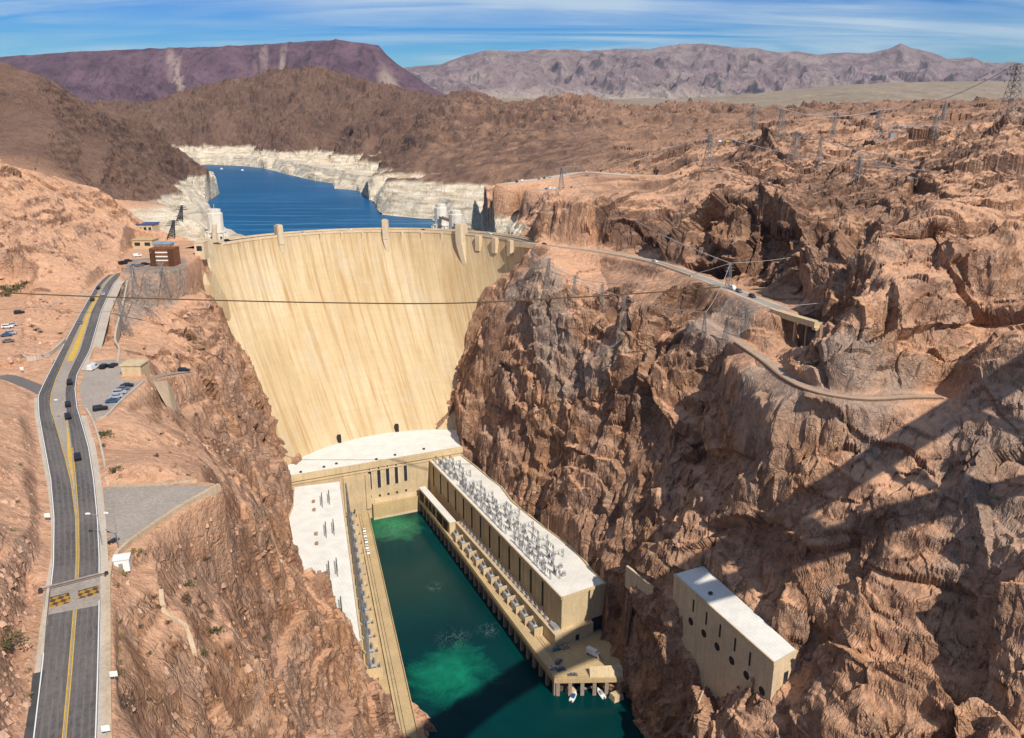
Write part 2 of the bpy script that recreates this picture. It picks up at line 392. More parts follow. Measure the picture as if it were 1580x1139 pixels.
# --- Nevada side: road bench, slope, brow, cliff
ROAD_L = [(50, 1139), (66, 1000), (80, 900), (88, 830), (82, 760), (70, 700), (58, 640), (62, 600), (84, 560), (112, 500), (140, 450), (165, 425)]
ROAD_R = [(163, 1139), (160, 1000), (157, 900), (153, 830), (146, 760), (136, 700), (127, 660), (121, 620), (123, 580), (135, 540), (158, 480), (178, 440), (195, 420)]
RZ = 174.0
for p in ROAD_L + ROAD_R: zs((*p, RZ))
zs((150, 560, 174), (200, 600, 174), (170, 640, 174), (200, 555, 173), (210, 590, 173), (180, 790, 173), (180, 830, 173), (250, 790, 172), (315, 752, 170), (250, 755, 173))
zs((30, 575, 174), (20, 600, 176), (80, 500, 175), (60, 470, 176), (20, 520, 176), (10, 450, 177), (100, 455, 176), (30, 560, 174.5))
zs((40, 1139, 174.5), (0, 1120, 178), (40, 1000, 178), (0, 1000, 185), (50, 900, 177), (0, 900, 186), (40, 800, 178), (0, 800, 187), (30, 720, 178), (0, 700, 185), (20, 640, 177), (0, 640, 180))
zs((215, 570, 171), (285, 575, 164), (240, 610, 166), (265, 640, 158), (215, 650, 172), (200, 700, 172), (230, 690, 168), (300, 690, 152), (340, 720, 146), (320, 640, 148))
zs((340, 748, 160), (300, 830, 158), (240, 850, 167), (180, 900, 173.5), (180, 1000, 173), (185, 1139, 172), (300, 900, 158), (380, 830, 146), (415, 803, 130), (250, 950, 163), (350, 950, 146), (428, 960, 120), (512, 975, 88), (560, 1030, 64), (592, 1082, 46), (612, 1150, 30))
zs((448, 885, 104), (430, 812, 116), (300, 1000, 153), (400, 1050, 135), (476, 1108, 96), (400, 1139, 125), (250, 1139, 160), (230, 1030, 165))
ws((-123, 340, 140), (-150, 400, 142), (-170, 460, 145), (-190, 520, 148), (-196, 545, 146), (-140, 400, 105), (-158, 460, 108), (-178, 525, 108))
zs((230, 480, 158), (200, 520, 165), (180, 520, 168), (230, 440, 166), (210, 425, 172), (270, 450, 160), (290, 490, 155), (260, 530, 160), (300, 540, 153))
ws((-181, 540, 103), (-168, 535, 70), (-155, 512, 40), (-149, 500, 32), (-139, 455, 30), (-124, 400, 28), (-92, 340, 18), (-28, 262, -8), (-12, 200, -10), (0, 120, -10), (15, 50, -10), (22, 0, -10))
ws((-25, 100, 30), (-60, 50, 150), (-75, 0, 170), (-130, 60, 195), (-200, 100, 215))
zs((195, 405, 178), (250, 400, 178), (285, 395, 178), (225, 385, 178), (300, 378, 177))
ws((-240, 655, 165), (-246, 610, 172), (-205, 645, 110), (-212, 615, 105))
# --- Nevada hills
ys((0, 420, 430), (100, 400, 500), (165, 390, 560), (60, 340, 540), (140, 330, 600), (0, 330, 500), (60, 285, 600), (130, 287, 650), (165, 305, 660), (195, 350, 640), (0, 240, 580), (30, 262, 590))
ws((-420, 750, 215), (-330, 780, 195), (-520, 800, 235))
ys((0, 95, 1150), (60, 113, 1150), (130, 158, 1200), (170, 188, 1250), (240, 200, 1350), (300, 240, 1500), (322, 257, 1560), (0, 190, 950), (80, 220, 950), (150, 250, 1000), (200, 270, 1050), (100, 270, 850))
zs((262, 264, 176), (300, 262, 176), (230, 290, 178), (338, 300, 133), (185, 318, 176), (235, 305, 176), (270, 298, 176), (285, 296, 174), (345, 348, 130), (335, 320, 134), (300, 300, 150))
ys((240, 340, 800), (300, 340, 760), (210, 355, 700), (330, 365, 760))
# --- lake
ws((-130, 760, 100), (-60, 800, 105), (-60, 730, 100), (-150, 720, 100), (-100, 1000, 90), (-230, 1300, 85), (-300, 1700, 85), (-500, 2200, 90), (-650, 2400, 100), (-150, 1150, 85), (-330, 2000, 90), (-185, 745, 105), (-190, 1400, 90), (-420, 2000, 90), (-260, 1150, 100), (-60, 1050, 95))
zs((285, 224, 176), (350, 226, 176), (420, 232, 176), (480, 240, 176), (540, 245, 176), (585, 248, 176), (310, 253, 131), (370, 255, 131), (420, 263, 131), (480, 277, 131), (520, 284, 131), (555, 291, 131), (578, 300, 131))
ys((228, 183, 3100), (300, 155, 3200), (380, 136, 3200), (460, 121, 3200), (530, 124, 3200), (600, 139, 3200), (650, 149, 3200), (700, 160, 3100), (300, 195, 3050), (400, 190, 2900), (500, 190, 2600), (560, 215, 2300), (600, 236, 2100), (450, 160, 3000))
ws((-2400, 3300, 320), (-1200, 3700, 330), (0, 3700, 300), (-1900, 2600, 330))
# --- Arizona: shore, hills, terraces
zs((592, 278, 176), (640, 280, 176), (690, 284, 176), (590, 331, 131), (640, 335, 131), (690, 338, 131), (755, 322, 178), (800, 330, 178), (725, 305, 178), (720, 345, 128), (830, 345, 180), (780, 352, 150))
ys((730, 281, 900), (800, 286, 900), (765, 283, 900), (765, 300, 840))
ys((590, 270, 1450), (600, 250, 1600), (640, 196, 2000), (690, 171, 2200), (750, 172, 2200), (820, 178, 2100), (900, 175, 2000), (960, 170, 2000), (1000, 170, 1900), (1060, 175, 1800), (650, 230, 1700), (750, 230, 1500), (850, 220, 1400), (950, 220, 1300), (700, 262, 1400), (800, 250, 1250), (900, 246, 1150), (1000, 232, 1150), (1060, 213, 1200))
zs((800, 276, 208), (900, 272, 210), (1000, 276, 209), (850, 295, 205), (1000, 298, 205), (850, 312, 206), (950, 310, 206), (1020, 312, 206))
zs((845, 372, 180), (900, 382, 180), (960, 388, 180.5), (1020, 399, 180.5), (1080, 419, 181))
def cliff(*L):                                           # (column, foot row, foot elevation, top row, run)
    for x, yf, zf, yt, run in L:
        f = PZ(x, yf, zf); CT.append(f); CT.append(PY(x, yt, f[1] + run))
cliff((838, 370, 181, 322, 14), (881, 380, 181, 319, 14), (942, 382, 181.5, 318, 14), (995, 382, 182, 322, 14), (1045, 390, 182, 332, 16))
cliff((1075, 406, 182, 318, 18), (1110, 412, 183, 300, 20), (1160, 422, 183, 318, 18), (1205, 432, 183, 332, 16), (1245, 445, 183, 350, 15))
cliff((1290, 530, 183, 471, 6), (1330, 525, 184, 461, 6), (1372, 516, 185, 455, 6), (1417, 513, 186, 452, 6), (1470, 519, 185, 436, 8))
zs((1228, 540, 163), (1262, 548, 163), (1290, 546, 168), (1240, 520, 166), (1205, 505, 172))
cliff((1346, 432, 203, 352, 17), (1380, 421, 205, 330, 19), (1417, 418, 206, 322, 19), (1457, 430, 205, 315, 20))
ys((1060, 300, 640), (1110, 280, 620), (1150, 290, 600), (1180, 270, 700), (1230, 300, 590), (1275, 455, 372), (1270, 400, 430), (1268, 360, 480), (1290, 330, 520), (1310, 420, 372), (1200, 230, 800), (1300, 230, 760), (1400, 230, 740), (1200, 185, 1100), (1300, 174, 1200), (1400, 171, 1200), (1480, 177, 1000), (1550, 183, 900))
ys((1380, 295, 470), (1430, 300, 440), (1400, 275, 560), (1480, 440, 345), (1530, 430, 345), (1560, 400, 352), (1500, 300, 450), (1540, 310, 440), (1580, 300, 420), (1580, 400, 350), (1580, 500, 310), (1500, 512, 335), (1460, 262, 600), (1510, 250, 560), (1580, 230, 540))
ws((300, 300, 235), (500, 500, 290), (300, 150, 215), (250, 50, 200), (150, 50, 140), (400, 800, 262), (900, 900, 300), (1300, 1500, 300), (1900, 2500, 280), (1200, 3300, 270), (300, 3300, 262), (2400, 3600, 290))
ws((110, 0, 90), (70, 0, 20), (52, 60, -5), (200, 0, 180))
# --- Arizona bench and roads
zs((830, 398, 178), (900, 430, 167), (950, 460, 164), (1050, 440, 175), (1100, 480, 170), (1000, 418, 175), (870, 465, 158), (805, 432, 157), (850, 450, 163), (1000, 400, 179.5), (1130, 447, 178.5), (1200, 478, 178.5))
zs((1130, 520, 166), (1180, 555, 165), (1250, 602, 165), (1320, 615, 165), (1400, 614, 165), (1280, 560, 172), (1400, 560, 176), (1500, 540, 179), (1350, 590, 168), (1450, 600, 166), (1210, 540, 172))
zs((1050, 490, 166), (1000, 500, 160), (950, 500, 156), (800, 470, 146), (760, 480, 138))
# --- Arizona canyon wall: rises at slope s from its foot (pixel column, foot row, foot elevation)
def wall(x, yb, zb, s, *ys_):
    _, Yb, _ = PZ(x, yb, zb)
    for y in ys_:
        a, b, c = ray(x, y); t = -c / b; Y = (H - zb + s * Yb) / (s + t); CT.append((a / b * Y, Y, H - t * Y))
wall(742, 703, 40, 2.2, 690, 640, 590, 540)
wall(770, 733, 40, 1.75, 715, 650, 580, 520)
wall(800, 768, 40, 1.5, 750, 680, 610, 540, 490)
wall(842, 811, 40, 1.3, 790, 720, 640, 560, 500)
wall(885, 847, 40, 1.25, 830, 760, 690, 620, 550, 495)
wall(935, 898, 38, 1.2, 870, 800, 730, 660, 590, 530)
wall(1000, 908, 61, .9, 890, 830, 760, 690, 620, 560)
wall(1050, 890, 72, .92, 870, 800, 730, 660, 590, 530)
wall(1100, 882, 80, .95, 860, 800, 730, 660, 590, 540)
wall(1180, 958, 80, 1.13, 940, 880, 800, 720, 650, 600)
wall(1235, 1003, 80, 1.6, 980, 900, 820, 740, 670)
def slope(x, yt, zt, *rows_):
    _, Yt, _ = PZ(x, yt, zt)
    for y, s in rows_:
        a, b, c = ray(x, y); t = -c / b; Y = (H - zt + s * Yt) / (s + t); CT.append((a / b * Y, Y, H - t * Y))
slope(1300, 611, 165, (700, 1.4), (800, 1.4), (900, 1.35), (1000, 1.3), (1139, 1.2))
slope(1400, 612, 165, (680, .6), (800, .9), (900, .95), (1000, .95), (1139, .95))
slope(1500, 600, 168, (700, .5), (800, .7), (900, .8), (1000, .8), (1139, .85))
slope(1580, 600, 172, (740, .45), (860, .6), (1000, .7), (1139, .75))
zs((792, 393, 165), (778, 403, 157), (818, 386, 175))
ws((-17, 657, 144), (-32, 652, 122), (-42, 634, 92), (-47, 603, 58), (12, 642, 166))
zs((967, 880, 61), (1040, 942, 59), (1034, 946, 61), (1065, 978, 61), (1100, 1010, 61), (1150, 1060, 60), (1188, 1100, 60), (1060, 990, 57), (1090, 1020, 56), (1140, 1072, 56), (1235, 1060, 62), (940, 985, 10), (962, 1024, 8), (1000, 1000, 38), (1000, 1060, 20), (1050, 1060, 32), (1030, 1139, 10), (990, 1139, -3), (975, 1085, -3), (975, 940, 36), (1100, 1139, 36), (1080, 1080, 40), (1200, 1139, 52))
# --- river bed and powerhouse footing
ws((-30, 292, -8), (-20, 268, -10), (-80, 480, -12), (-60, 420, -12), (-40, 360, -12), (-15, 320, -12), (10, 280, -12), (20, 200, -12), (30, 100, -12), (-75, 560, 0), (-110, 540, 0), (-110, 470, 0), (-85, 380, 0), (-20, 480, 0), (10, 420, 0), (35, 375, 0), (45, 355, 0))
ws((-110, 610, 0), (-150, 590, 10), (-190, 600, 60), (-100, 660, 60))

CT = np.array(CT)
def rbf_fit(P, c=6.0, lam=2.0):
    n = len(P); d = np.hypot(P[:, None, 0] - P[None, :, 0], P[:, None, 1] - P[None, :, 1])
    K = -np.sqrt(d * d + c * c) + lam * 0
    K[np.arange(n), np.arange(n)] -= 0
    A = np.zeros((n + 3, n + 3)); A[:n, :n] = K + lam * np.eye(n)
    A[:n, n] = 1; A[:n, n + 1:] = P[:, :2]; A[n, :n] = 1; A[n + 1:, :n] = P[:, :2].T
    b = np.zeros(n + 3); b[:n] = P[:, 2]
    return np.linalg.solve(A, b)
RW = rbf_fit(CT)
def rbf_eval(X, Y, c=6.0):
    out = np.empty(X.size); x = X.ravel().astype(np.float32); y = Y.ravel().astype(np.float32)
    px = CT[:, 0].astype(np.float32); py = CT[:, 1].astype(np.float32); n = len(CT); wv = RW[:n].astype(np.float32)
    for k in range(0, x.size, 40000):
        a, b = x[k:k + 40000], y[k:k + 40000]
        d = np.sqrt((a[:, None] - px) ** 2 + (b[:, None] - py) ** 2 + c * c)
        out[k:k + 40000] = -(d @ wv) + RW[n] + RW[n + 1] * a + RW[n + 2] * b
    return out.reshape(X.shape)

LAKE = [PZ(x, y, 135) for x, y in [(352, 372), (343, 350), (322, 326), (318, 312), (338, 299), (322, 284), (308, 262), (314, 254), (345, 255), (370, 256), (402, 259), (428, 265), (455, 272), (482, 278), (514, 283), (516, 291), (552, 294), (566, 304), (580, 318), (586, 331), (640, 337), (664, 338), (672, 346), (720, 352), (738, 366)]] + [(-10, 770, 135), (-25, 735, 135)] + [(C0[0] + (R0 + 13) * math.sin(R(a)), C0[1] + (R0 + 13) * math.cos(R(a)), 135) for a in range(34, -46, -8)] + [(-205, 760, 135)]
# ---- gradient noise
_perm = RNG.permutation(4096).astype(np.int32)
_g = RNG.normal(size=(4096, 3)).astype(np.float32); _g /= np.linalg.norm(_g, axis=1)[:, None]
def perlin(x, y, z):
    xi, yi, zi = np.floor(x), np.floor(y), np.floor(z)
    xf, yf, zf = (x - xi).astype(np.float32), (y - yi).astype(np.float32), (z - zi).astype(np.float32)
    xi, yi, zi = xi.astype(np.int32), yi.astype(np.int32), zi.astype(np.int32)
    f = lambda t: t * t * t * (t * (t * 6 - 15) + 10)
    u, v, wv = f(xf), f(yf), f(zf); r = 0
    for dx in (0, 1):
        hx = _perm[(xi + dx) & 4095]
        for dy in (0, 1):
            hy = _perm[(hx + yi + dy) & 4095]
            for dz in (0, 1):
                g = _g[_perm[(hy + zi + dz) & 4095]]
                d = g[..., 0] * (xf - dx) + g[..., 1] * (yf - dy) + g[..., 2] * (zf - dz)
                r = r + d * (u if dx else 1 - u) * (v if dy else 1 - v) * (wv if dz else 1 - wv)
    return r * 1.6
def fbm(x, y, z, o, gain=.5, lac=2.03):
    a = 1.0; r = 0
    for k in range(o):
        r = r + a * perlin(x, y, z); a *= gain; x, y, z = x * lac + 17.1, y * lac + 5.3, z * lac + 9.7
    return r
def ridged(x, y, z, o, gain=.5, lac=2.07):
    a = 1.0; r = 0; wgt = 1.0
    for k in range(o):
        n = 1 - np.abs(perlin(x, y, z)) * 1.25; n = n * n * wgt; r = r + a * (n - .45)
        wgt = np.clip(n * 1.8, 0, 1); a *= gain; x, y, z = x * lac + 11.3, y * lac + 3.9, z * lac + 7.7
    return r
def sstep(a, b, x):
    t = np.clip((x - a) / (b - a), 0, 1); return t * t * (3 - 2 * t)
def poly_dist(X, Y, pts, closed=False):                  # distance to a polyline (2-D), and z along it
    best = np.full(X.shape, 1e9); zb = np.zeros(X.shape); pts = [tuple(p) for p in pts]
    if closed: pts = pts + [pts[0]]
    for a, b in zip(pts[:-1], pts[1:]):
        dx, dy = b[0] - a[0], b[1] - a[1]; L = dx * dx + dy * dy + 1e-9
        t = np.clip(((X - a[0]) * dx + (Y - a[1]) * dy) / L, 0, 1)
        d = np.hypot(X - a[0] - t * dx, Y - a[1] - t * dy); m = d < best
        best = np.where(m, d, best); zb = np.where(m, a[2] + t * (b[2] - a[2]), zb)
    return best, zb
def inside(X, Y, pts):
    r = np.zeros(X.shape, bool); n = len(pts)
    for i in range(n):
        (x1, y1), (x2, y2) = pts[i][:2], pts[(i + 1) % n][:2]
        c = ((y1 > Y) != (y2 > Y)) & (X < (x2 - x1) * (Y - y1) / (y2 - y1 + 1e-12) + x1); r ^= c
    return r

# ---- roads and terraces that are cut level into the ground: (polyline, half width, fade)
rl = smooth_line([PZ(*p, RZ) for p in ROAD_L], 4); rr = smooth_line([PZ(*p, RZ) for p in ROAD_R], 4)
FLAT_POLY = []                                           # (outline, z, fade)
road_poly = rl + rr[::-1]
PARK = [PZ(x, y, RZ) for x, y in [(124, 600), (132, 562), (190, 552), (222, 552), (222, 590), (205, 606), (160, 648), (146, 650), (130, 636)]]
PULL = [PZ(x, y, 173.2) for x, y in [(160, 845), (150, 760), (170, 748), (315, 745), (336, 750), (318, 762), (215, 830), (180, 855)]]
OVAL = [PZ(x, y, 175) for x, y in [(20, 556), (80, 552), (100, 520), (130, 458), (90, 462), (40, 478), (18, 510)]]
NVLOT = [PZ(x, y, 176.5) for x, y in [(-60, 445), (40, 440), (20, 520), (10, 556), (-60, 560)]]
CREST_NV = [PZ(x, y, 178) for x, y in [(188, 422), (196, 395), (215, 372), (300, 372), (314, 388), (300, 398), (282, 411), (240, 423)]]
FLAT_POLY += [(road_poly, RZ, 5), (PARK, RZ, 4), (PULL, 173.2, 4), (NVLOT, 176.5, 8), (CREST_NV, 178, 5)]
AZ_ROAD = smooth_line([PZ(x, y, z) for x, y, z in [(800, 374, 178), (850, 379, 179), (910, 386, 179.5), (970, 396, 179.5), (1020, 407, 179.5), (1070, 424, 179), (1120, 443, 178.5), (1170, 463, 178.5), (1212, 479, 178.5)]], 6)
AZ_LOW = smooth_line([PZ(x, y, z) for x, y, z in [(1085, 492, 168), (1120, 514, 166), (1150, 534, 165.5), (1185, 558, 165), (1215, 582, 165), (1250, 600, 165), (1290, 610, 165), (1340, 615, 165), (1400, 612, 165), (1450, 612, 165)]], 5)
SIDE1 = [PZ(x, y, RZ + .2) for x, y in [(75, 556), (40, 566), (0, 574), (-40, 580)]]
SIDE2 = [PZ(x, y, RZ) for x, y in [(66, 602), (40, 590), (15, 582), (-20, 578)]]
AZ_LOT1 = [PZ(x, y, z) for x, y, z in [(780, 284, 206), (840, 276, 208), (900, 266, 212), (960, 270, 211), (1040, 272, 210)]]
AZ_LOT2 = [PZ(x, y, z) for x, y, z in [(830, 293, 203.5), (900, 291, 204), (960, 294, 203.5), (1030, 300, 202.5)]]
PATHN = [PZ(x, y, z) for x, y, z in [(215, 588, 172), (250, 580, 169), (292, 574, 165)]]
FLAT_LINE = [(AZ_ROAD[5:], 5.0, 12), (AZ_LOW, 2.6, 9), (SIDE1, 5, 5), (SIDE2, 4, 5), (AZ_LOT1, 9, 8), (AZ_LOT2, 11, 10), (PATHN, 2.5, 4)]
VH_POLY = None
def cells(x, y, z):                                      # tilted-facet cell noise: blocky, fractured rock
    xi, yi, zi = np.floor(x).astype(np.int32), np.floor(y).astype(np.int32), np.floor(z).astype(np.int32)
    best = np.full(x.shape, 9.0, np.float32); val = np.zeros(x.shape, np.float32)
    x = x.astype(np.float32); y = y.astype(np.float32); z = z.astype(np.float32)
    for dx in (-1, 0, 1):
        hx = _perm[(xi + dx) & 4095]
        for dy in (-1, 0, 1):
            hy = _perm[(hx + yi + dy) & 4095]
            for dz in (-1, 0, 1):
                h = _perm[(hy + zi + dz) & 4095]; j = _g[h] * .5 + .5; gr = _g[(h * 7 + 13) & 4095]
                ox = x - (xi + dx + j[..., 0]); oy = y - (yi + dy + j[..., 1]); oz = z - (zi + dz + j[..., 2])
                d = ox * ox + oy * oy + oz * oz
                m = d < best; best = np.where(m, d, best)
                val = np.where(m, gr[..., 0] * .55 + 1.25 * (ox * gr[..., 1] + oy * gr[..., 2] + oz * gr[..., 0]), val)
    return val
# ---- grid: dense where the canyon is
def spaced(edges):
    out = []
    for a, b, st in edges:
        out += list(np.arange(a, b, st))
    return np.array(out)
QUICK = False
q = 2.2 if QUICK else 1.0
rows = []; y = 40.0
while y < 4200:
    rows.append(y); y += q * ((.55 if 250 < y < 480 else .75) if y < 700 else .75 + (y - 700) * .0042) * (1.6 if y < 150 else 1)
rows = np.array(rows)
u = np.sinh(np.linspace(-1.35, 1.35, int(1500 / q))) / math.sinh(1.35) * 1.15
GY, GU = np.meshgrid(rows, u, indexing='ij')
GX = GU * (GY * .93 + 60)
ST = 3
ri = np.unique(np.r_[np.arange(0, len(rows), ST), len(rows) - 1]); ci = np.unique(np.r_[np.arange(0, len(u), ST), len(u) - 1])
Zc = rbf_eval(GX[np.ix_(ri, ci)], GY[np.ix_(ri, ci)])
def upsample(Zc):
    A = np.empty((len(ri), len(u)), np.float32)
    for k in range(len(ri)): A[k] = np.interp(u, u[ci], Zc[k])
    j = np.clip(np.searchsorted(rows[ri], rows) - 1, 0, len(ri) - 2); t = ((rows - rows[ri][j]) / (rows[ri][j + 1] - rows[ri][j]))[:, None]
    return (A[j] * (1 - t) + A[j + 1] * t).astype(np.float64)
Z0 = upsample(Zc)
# hand-placed crests: (image point, range) along the crest; one flank steep, the other gentle
ZADD = np.zeros(GX.shape)
def crest(pts, wl, wr, p=1.0):
    global ZADD
    P = [PY(*q) for q in pts]
    base = rbf_eval(np.array([q[0] for q in P]), np.array([q[1] for q in P]))
    line = [(q[0], q[1], max(0, q[2] - b)) for q, b in zip(P, base)]
    d, hh = poly_dist(GX, GY, line); side = np.zeros(GX.shape); best = np.full(GX.shape, 1e9)
    for a, b in zip(line[:-1], line[1:]):
        mx, my = (a[0] + b[0]) / 2, (a[1] + b[1]) / 2; dd = np.hypot(GX - mx, GY - my)
        c = (b[0] - a[0]) * (GY - a[1]) - (b[1] - a[1]) * (GX - a[0]); m = dd < best
        best = np.where(m, dd, best); side = np.where(m, c, side)
    w_ = np.where(side > 0, wl, wr)                      # wl: on the left hand when walking the crest
    ZADD = np.maximum(ZADD, hh * np.clip(1 - d / w_, 0, 1) ** p)
def gully(pts, depth, wl, wr):
    global Z0
    line = [(q[0], q[1], depth) for q in pts]
    d, hh = poly_dist(GX, GY, line)
    a, b = line[0], line[-1]; c = (b[0] - a[0]) * (GY - a[1]) - (b[1] - a[1]) * (GX - a[0])
    Z0 = Z0 - hh * np.clip(1 - d / np.where(c > 0, wl, wr), 0, 1)
crest([(1055, 290, 740), (1080, 262, 690), (1100, 268, 640), (1108, 305, 590)], 45, 34)
crest([(1170, 224, 820), (1186, 213, 780), (1192, 245, 720)], 55, 30)
crest([(1338, 250, 620), (1325, 275, 570), (1298, 325, 500)], 36, 30)
crest([(1400, 240, 660), (1460, 230, 610), (1488, 258, 560), (1490, 305, 490)], 45, 55)
crest([(1600, 165, 580), (1562, 192, 540), (1540, 240, 495), (1530, 295, 445)], 60, 45)
crest([(1499, 348, 385), (1504, 385, 368), (1508, 425, 350)], 13, 12)
crest([(1548, 318, 400), (1556, 350, 378), (1562, 400, 352)], 16, 12)
crest([(205, 1052, 128), (300, 1031, 156), (410, 1040, 174)], 16, 4)
crest([(330, 760, 236), (400, 800, 245)], 6, 6)
crest([(225, 186, 2950), (300, 152, 3050), (385, 133, 3100), (462, 119, 3100), (532, 121, 3100), (600, 137, 3050), (655, 150, 3000)], 500, 330)
crest([(300, 215, 2800), (330, 180, 2950), (385, 133, 3100)], 110, 170)
crest([(430, 225, 2350), (455, 170, 2800), (462, 119, 3100)], 120, 170)
crest([(545, 228, 2150), (560, 170, 2600), (532, 121, 3100)], 120, 170)
crest([(600, 262, 1500), (640, 200, 1900), (700, 165, 2150), (790, 172, 2150), (860, 180, 2050)], 420, 240)
crest([(690, 262, 1420), (715, 215, 1700), (735, 168, 2150)], 70, 110)
crest([(790, 245, 1300), (810, 205, 1650), (830, 176, 2080)], 70, 110)
crest([(900, 235, 1250), (930, 200, 1550), (960, 168, 1950), (1010, 166, 1900)], 70, 110)
crest([(700, 162, 2900), (732, 138, 3200), (765, 158, 3100)], 160, 160)
crest([(815, 172, 2700), (850, 150, 2850), (890, 143, 2900), (940, 152, 2850), (975, 170, 2700)], 200, 200)
crest([(1000, 168, 2200), (1040, 153, 2300), (1075, 166, 2200)], 120, 120)
crest([(0, 93, 1150), (62, 110, 1160), (130, 156, 1210), (170, 186, 1260), (240, 198, 1360), (305, 240, 1510)], 200, 160)
crest([(60, 235, 850), (85, 190, 1000), (62, 112, 1150)], 50, 80)
crest([(150, 262, 930), (175, 225, 1080), (172, 188, 1240)], 45, 75)
for _ in range(4):
    q_ = np.pad(ZADD, 1, mode='edge'); ZADD = (q_[:-2, 1:-1] + q_[2:, 1:-1] + q_[1:-1, :-2] + q_[1:-1, 2:] + 2 * ZADD) / 6
Z0 = Z0 + ZADD
gully([(95, 458), (66, 428), (44, 408)], 13, 30, 9)
gully([(128, 330), (112, 318), (98, 306)], 9, 18, 8)
gully([(60, 500), (34, 482), (18, 462)], 10, 20, 8)
print('terrain', GX.shape, len(CT))
# keep-level weight
keep = np.zeros(GX.shape); zt = np.zeros(GX.shape); paved = np.zeros(GX.shape)
near = GY < 1300
def flat_apply(d, z, hw, fade):
    global keep, zt
    wgt = 1 - sstep(hw, hw + fade, d)
    m = wgt > keep
    zt = np.where(m, z, zt); keep = np.maximum(keep, wgt)
for pl, z, fade in FLAT_POLY:
    d, _ = poly_dist(GX, GY, pl, True); d = np.where(inside(GX, GY, pl), 0, d); flat_apply(d, z, .8, fade)
for ln, hw, fade in FLAT_LINE:
    d, zz_ = poly_dist(GX, GY, ln); flat_apply(d, zz_, hw, fade)
Z1 = Z0 * (1 - keep) + zt * keep
# powerhouse corridor: no rock inside the buildings or the river
def slope_of(Z):
    gy = np.gradient(Z, axis=0) / np.gradient(GY, axis=0); dx = np.gradient(GX, axis=1); gx = np.gradient(Z, axis=1) / dx
    gy = gy - gx * np.gradient(GX, axis=0) / np.gradient(GY, axis=0)
    return gx, gy
gx, gy = slope_of(Z0)
sl_ = np.hypot(gx, gy)
dist = np.hypot(GX, GY)
far = sstep(900, 2200, dist)
steep = sstep(.35, 1.1, sl_)
# --- big forms: spurs and gullies, then blocks and facets
GX64, GY64 = GX, GY; GX, GY, Z0 = GX.astype(np.float32), GY.astype(np.float32), Z0.astype(np.float32)
sc = 1                           # coarser relief where only the large forms show
wx = fbm(GX / 60, GY / 60, Z0 / 60, 3) * 14; wy = fbm(GX / 60 + 40, GY / 60 + 9, Z0 / 60, 3) * 14
X_, Y_ = GX + wx, GY + wy
big = ridged(X_ / 85, Y_ / 85, Z0 / 170, 4)
mid = ridged(X_ / 27, Y_ / 27, Z0 / 45, 4, .55)
fin = ridged(GX / 7.5 + wx / 30, GY / 7.5, Z0 / 9.0, 4, .55)
c0_ = cells(X_ / 44, Y_ / 44, Z0 / 36); c1_ = cells(X_ / 16, Y_ / 16, Z0 / 15); c2_ = cells(GX / 6 + wx / 18, GY / 6 + wy / 18, Z0 / 8); c3_ = cells(GX / 2.4, GY / 2.4, Z0 / 2.8)
farn = ridged((GX + wx * 5) / 330, (GY + wy * 5) / 330, Z0 / 600, 4, .6)
farm = ridged((GX + wx * 2) / 95, (GY + wy * 2) / 95, Z0 / 140, 5, .62)
fc = cells((GX + wx * 2) / 42, (GY + wy * 2) / 42, Z0 / 42)
rough = .22 + .78 * steep
leftslope = (1 - sstep(-60, -30, GX)) * (1 - sstep(300, 380, GY)) * sstep(95, 125, Z0)
rough = rough * (1 - .9 * leftslope * (.55 + .45 * sstep(142, 154, Z0)))
rightside = sstep(-20, 60, GX - .1 * GY)
upper = sstep(60, 130, GX) * (1 - sstep(560, 640, GY) * (1 - sstep(130, 190, GX)) * (1 - sstep(850, 900, GY))) * sstep(178, 190, Z0) * sstep(330, 420, GY) * (1 - sstep(1100, 1500, GY))
amp_big = (2.2 + 3.6 * steep) * (.6 + .4 * rightside) + 3 * upper
near_d = big * amp_big * sstep(-4, 30, Z0) + rough * (mid * 1.1 + fin * .55 + c0_ * (4 + 4 * rightside) + c1_ * 2.3 + c2_ * .95 + c3_ * .3 * (1 - steep)) + upper * (mid * .8 + c0_ * 5 + c1_ * 2.0 + c2_ * .9 + c3_ * .3 + fin * .4)
far_d = farn * 20 + farm * 14 + fc * 3 - 8
disp = (1 - far) * near_d + far * far_d
lake_ = sstep(715, 760, GY)
disp = disp * (1 - lake_ * (1 - sstep(132, 185, Z0) * .8))
calm = 1 - sstep(.45, 1.0, keep)
disp = disp * calm
d_dam = np.abs(np.hypot(GX - C0[0], GY - C0[1]) - R0 + 12); disp = disp * np.where(GY > 545, .3 + .7 * sstep(14, 55, d_dam), 1)
nrm = np.sqrt(1 + gx * gx + gy * gy); k = np.clip(sl_, 0, 3)
# push out along the slope normal so that steep faces get ribs and overhangs
NX, NY, NZ = -gx / nrm, -gy / nrm, 1 / nrm
hx = steep * .85
PX = GX + NX * disp * hx; PYg = GY + NY * disp * hx
PZg = Z1 + disp * ((1 - hx) + hx * NZ)
# horizontal ledges on the steep faces
led = perlin(GX / 40, GY / 40, Z0 / 40) * 5
ph = (PZg + led) / 9.5; fr = ph - np.floor(ph)
tz = (np.floor(ph) + sstep(.25, .8, fr)) * 9.5 - led
PZg = PZg + (tz - PZg) * .3 * steep * calm * (1 - far)
